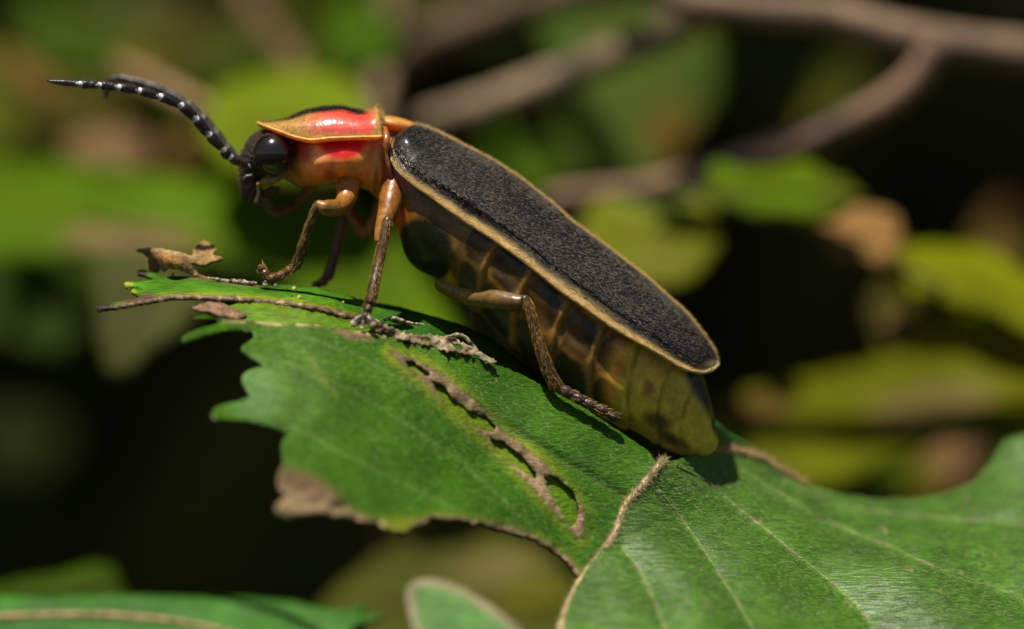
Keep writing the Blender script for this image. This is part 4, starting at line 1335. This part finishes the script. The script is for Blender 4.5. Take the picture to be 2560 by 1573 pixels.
wild_leaf('leaf', [(2190, 815), (2280, 782), (2400, 772), (2600, 745), (2750, 800), (2700, 960), (2400, 880), (2280, 868)], 13, 1.3, (.20, .26, .003), sp, seed=514, patches=[(2225, 825, 70, 60, 0, (.17, .085, .04), .95)])
wild_leaf('leaf', [(1760, 1060), (1850, 985), (2000, 945), (2150, 915), (2300, 880), (2450, 870), (2600, 880), (2750, 940), (2700, 1080), (2500, 1090), (2380, 1085), (2250, 1140), (2050, 1215), (1900, 1180)], 15, 1.3, (.13, .18, .003), sp, seed=515,
          patches=[(2330, 1010, 160, 42, -10, (.26, .185, .07), .95), (1860, 1030, 120, 34, -12, (.13, .06, .022), .85)], spacing=28)
wild_leaf('leaf', [(2350, 880), (2500, 840), (2650, 830), (2750, 900), (2600, 960), (2430, 930)], 18, 1.2, (.06, .11, .006), sp, seed=516)
wild_leaf('dead_leaf', [(2290, 1110), (2360, 1085), (2430, 1100), (2460, 1170), (2430, 1240), (2350, 1250), (2300, 1200)], 24, .9, (.13, .085, .04), None, seed=521, mat=M_dry,
          label='pinkish-brown dead leaf hanging below the withered tan patch', cat='dead leaf')
wild_leaf('dead_leaf', [(2180, 1120), (2230, 1100), (2280, 1120), (2285, 1175), (2235, 1200), (2190, 1180)], 27, .9, (.11, .06, .035), None, seed=522, mat=M_dry,
          label='small dim brown dead leaf beside the pinkish-brown one', cat='dead leaf')

# left: big blurred leaf and neighbours
wild_leaf('leaf', [(-160, 420), (60, 395), (250, 408), (450, 440), (640, 470), (760, 490), (900, 520), (1010, 600), (1080, 720), (1150, 860), (980, 900), (800, 790), (690, 690), (560, 660), (400, 640), (200, 640), (0, 660), (-160, 660)], 15, 1.3,
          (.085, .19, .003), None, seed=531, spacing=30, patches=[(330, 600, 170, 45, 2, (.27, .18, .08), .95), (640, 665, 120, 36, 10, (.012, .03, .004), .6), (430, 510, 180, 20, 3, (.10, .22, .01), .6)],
          label='big blurred green leaf with a tan dry patch behind the antennae and legs', cat='leaf')
wild_leaf('leaf', [(-120, 660), (60, 620), (240, 660), (250, 780), (140, 880), (0, 850), (-120, 870)], 22, .8, (.04, .09, .006), None, seed=532, label='dim green leaf under the big blurred leaf', cat='leaf')
wild_leaf('leaf', [(245, 640), (340, 630), (460, 680), (520, 750), (440, 830), (370, 885), (315, 930), (272, 920), (246, 850), (236, 740)], 12, .9, (.085, .115, .04), None, seed=533, label='pale grey-green leaf hanging point down below the withered flap', cat='leaf')
wild_leaf('leaf', [(520, 270), (580, 205), (700, 172), (820, 180), (900, 230), (935, 330), (890, 420), (700, 450), (570, 410), (510, 340)], 15, 1.5, (.16, .27, .012), None, seed=534, label='bright lime-green leaf right behind the firefly head', cat='leaf')
sl_ = root('leafy_sprig', (-20, 95, -142), 'thin brown sprig with small dim green leaves above the antennae', 'sprig')
stem(sl_, [(300, 165), (380, 205), (460, 250), (560, 300), (660, 345), (740, 420)], [20, 18, 18, 22], [20, 24, 24, 18], (.24, .16, .08), extra=[(-4, 45, -2), (-6, 80, -30), (-20, 95, -144)])
stem(sl_, [(590, -80), (640, 30), (700, 110), (740, 170), (720, 320)], [30, 27, 22, 18], [28, 26, 24], (.10, .065, .03), name='twig')
stem(sl_, [(1000, -60), (960, 100), (950, 210), (935, 320), (840, 440)], [26, 25, 22, 19], [20, 22, 22], (.13, .095, .06), name='twig')
wild_leaf('leaf', [(40, 90), (120, 50), (260, 58), (350, 110), (330, 172), (220, 180), (80, 145)], 27, 1.3, (.055, .13, .005), sl_, seed=541)
wild_leaf('leaf', [(225, -40), (440, -40), (425, 60), (340, 92), (250, 65)], 30, 1.0, (.06, .09, .03), sl_, seed=542)
wild_leaf('leaf', [(820, 40), (890, 5), (980, 50), (990, 140), (890, 160), (825, 110)], 18, 1.4, (.06, .165, .004), sl_, seed=543)
wild_leaf('leaf', [(310, 95), (420, 80), (460, 150), (420, 225), (335, 210)], 25, 1.1, (.11, .12, .012), sl_, seed=544)
wild_leaf('leaf', [(-60, 110), (20, 130), (80, 180), (80, 300), (0, 390), (-60, 360)], 22, .9, (.085, .13, .006), sl_, seed=545)
wild_leaf('leaf', [(450, 75), (640, 45), (800, 110), (830, 190), (620, 225), (450, 205)], 30, 1.0, (.05, .075, .008), sl_, seed=546)
wild_leaf('leaf', [(60, 230), (220, 200), (330, 240), (300, 310), (160, 330), (60, 300)], 26, 1.0, (.09, .095, .015), sl_, seed=547)
wild_leaf('dead_leaf', [(160, 365), (230, 325), (330, 322), (380, 370), (345, 425), (210, 415)], 20, 1.1, (.15, .105, .06), None, seed=548, mat=M_dry, label='tan dead leaf blurred below the antennae', cat='dead leaf')
wild_leaf('leaf', [(-60, 1040), (60, 1030), (160, 1070), (150, 1160), (40, 1190), (-60, 1150)], 40, .6, (.03, .05, .006), None, seed=549, label='very dim leaf low in the dark gap', cat='leaf')

# many small dim leaves along both sprigs
def ovate(cx, cy, ln2, wd, ang):
    t = np.linspace(0, 1, 9)
    w = np.sin(np.pi * t ** .8) * (1 - .25 * t)
    up = np.c_[(t - .5) * ln2, w * wd / 2]
    dn = np.c_[(t - .5) * ln2, -w * wd / 2][1:-1][::-1]
    q = np.vstack([up, dn])
    a = math.radians(ang)
    return q @ np.array([[math.cos(a), math.sin(a)], [-math.sin(a), math.cos(a)]]) + [cx, cy]
def scatter(parent, regions, seed):
    g = np.random.default_rng(seed)
    pal = [(.07, .12, .006), (.10, .12, .01), (.05, .10, .008), (.13, .15, .01), (.06, .15, .005), (.16, .11, .045), (.08, .09, .02)]
    k = 0
    for (x0, y0, x1, y1, n, dlo, dhi) in regions:
        for _ in range(n):
            k += 1
            c = np.array(pal[g.integers(len(pal))]) * g.uniform(.6, 1.25)
            wild_leaf('leaf', ovate(g.uniform(x0, x1), g.uniform(y0, y1), g.uniform(110, 260), g.uniform(60, 120), g.uniform(0, 360)), g.uniform(dlo, dhi), g.uniform(.4, 1.5), c, parent,
                      seed=900 + seed * 50 + k, spacing=30, rib=k % 3 == 0, wave=.5)
scatter(sl_, [(-40, -20, 560, 380, 16, 22, 34), (450, -20, 1050, 200, 11, 22, 34), (0, 420, 260, 900, 6, 20, 30), (1000, -20, 1350, 130, 4, 26, 34)], 1)
scatter(sp, [(2150, 620, 2600, 1000, 8, 17, 26), (1950, 950, 2600, 1180, 6, 18, 28), (2450, 450, 2620, 640, 2, 20, 30), (1250, 330, 1500, 470, 3, 22, 30)], 2)
scatter(br, [(1350, -20, 1800, 430, 5, 26, 34), (1950, 150, 2250, 300, 1, 30, 36)], 3)

# bottom edge
bl_out = np.vstack([rough_outline([(-120, 1492), (0, 1489), (122, 1492), (305, 1485), (488, 1491), (609, 1492), (731, 1502), (800, 1518), (847, 1528), (885, 1518), (914, 1513), (917, 1520), (905, 1530), (880, 1537), (915, 1537), (951, 1536), (957, 1546), (930, 1555), (902, 1560), (914, 1573), (905, 1590), (860, 1600)], 10, 1.8, 551, .3, False),
                    [(780, 1640), (500, 1690), (200, 1690), (-120, 1660)]])
b_dep = lambda x, y: 8.8 + (1500 - y) * .014 + (x - 900) * .0010 + .1 * noise2(x / 90, y / 60, 552)
lv = root('toothed_leaf', P(300, 1690, -1.4), 'green toothed leaf with tan midrib lying along the bottom left', 'leaf')
sheet('blade', bl_out, b_dep, M_leaf, lv, lambda x, y: np.tile([.03, .115, .008], (len(x), 1)) * (1 + .2 * noise2(x / 50, y / 30, 553))[:, None], 12, .12, seed=10)
mr_ = np.array([(-100, 1545), (0, 1542), (183, 1538), (305, 1541), (427, 1553), (518, 1568), (640, 1600)], float)
tube('midrib', P(mr_[:, 0], mr_[:, 1], b_dep(mr_[:, 0], mr_[:, 1]) - .05), [.07, .08, .08, .08, .08, .07, .05], M_dry, lv, np.array([.38, .26, .13]), n=70, bump=.15)
tube('stalk', np.vstack([P(-100, 1545, 4.3), P(-300, 1600, 4.5), P(-500, 2200, 4), (-22, 8, -80), (-24, 10, -143)]), [.08, .14, .3, .4, .6], M_bark, lv, np.array([.10, .12, .04]), n=50)
wild_leaf('leaf', [(-60, 1470), (60, 1450), (150, 1430), (230, 1410), (275, 1413), (295, 1450), (310, 1500), (200, 1530), (-60, 1540)], 9.6, 1.2, (.045, .105, .008), None, seed=561, serr=5, label='soft blurred leaf just behind the toothed leaf', cat='leaf')
def rimcol(x, y):
    d = pdist(bcp, x, y)
    n = noise2(x / 20, y / 20, 571)
    c = np.tile([.045, .135, .014], (len(x), 1)) * (1 + .1 * n)[:, None]
    return blend(c, [.20, .15, .09], (1 - sm(d, 10 + 8 * n, 30)) * .85)
bcp = smooth_poly([(1015, 1500), (1022, 1462), (1055, 1445), (1110, 1450), (1170, 1475), (1240, 1520), (1310, 1585), (1340, 1680), (1240, 1720), (1120, 1680), (1045, 1600)])
mk_bc = sheet('small_leaf', bcp, lambda x, y: -6.6 + (1500 - y) * .010, M_leaf, None, rimcol, 9, .12, seed=11, loc=P(1180, 1720, -5), label='small green leaf with grey-brown withered rim under the chewed leaf', cat='leaf')
wild_leaf('leaf', [(800, 1540), (890, 1430), (1000, 1355), (1100, 1315), (1300, 1350), (1420, 1430), (1460, 1560), (1400, 1650), (1000, 1660)], 13, 1.0, (.085, .115, .018), None, seed=562, patches=[(1240, 1420, 120, 40, -10, (.17, .13, .04), .8), (1330, 1500, 90, 40, -15, (.16, .15, .005), .8)],
          label='olive blurred leaf with tan streak below the chewed leaf', cat='leaf')
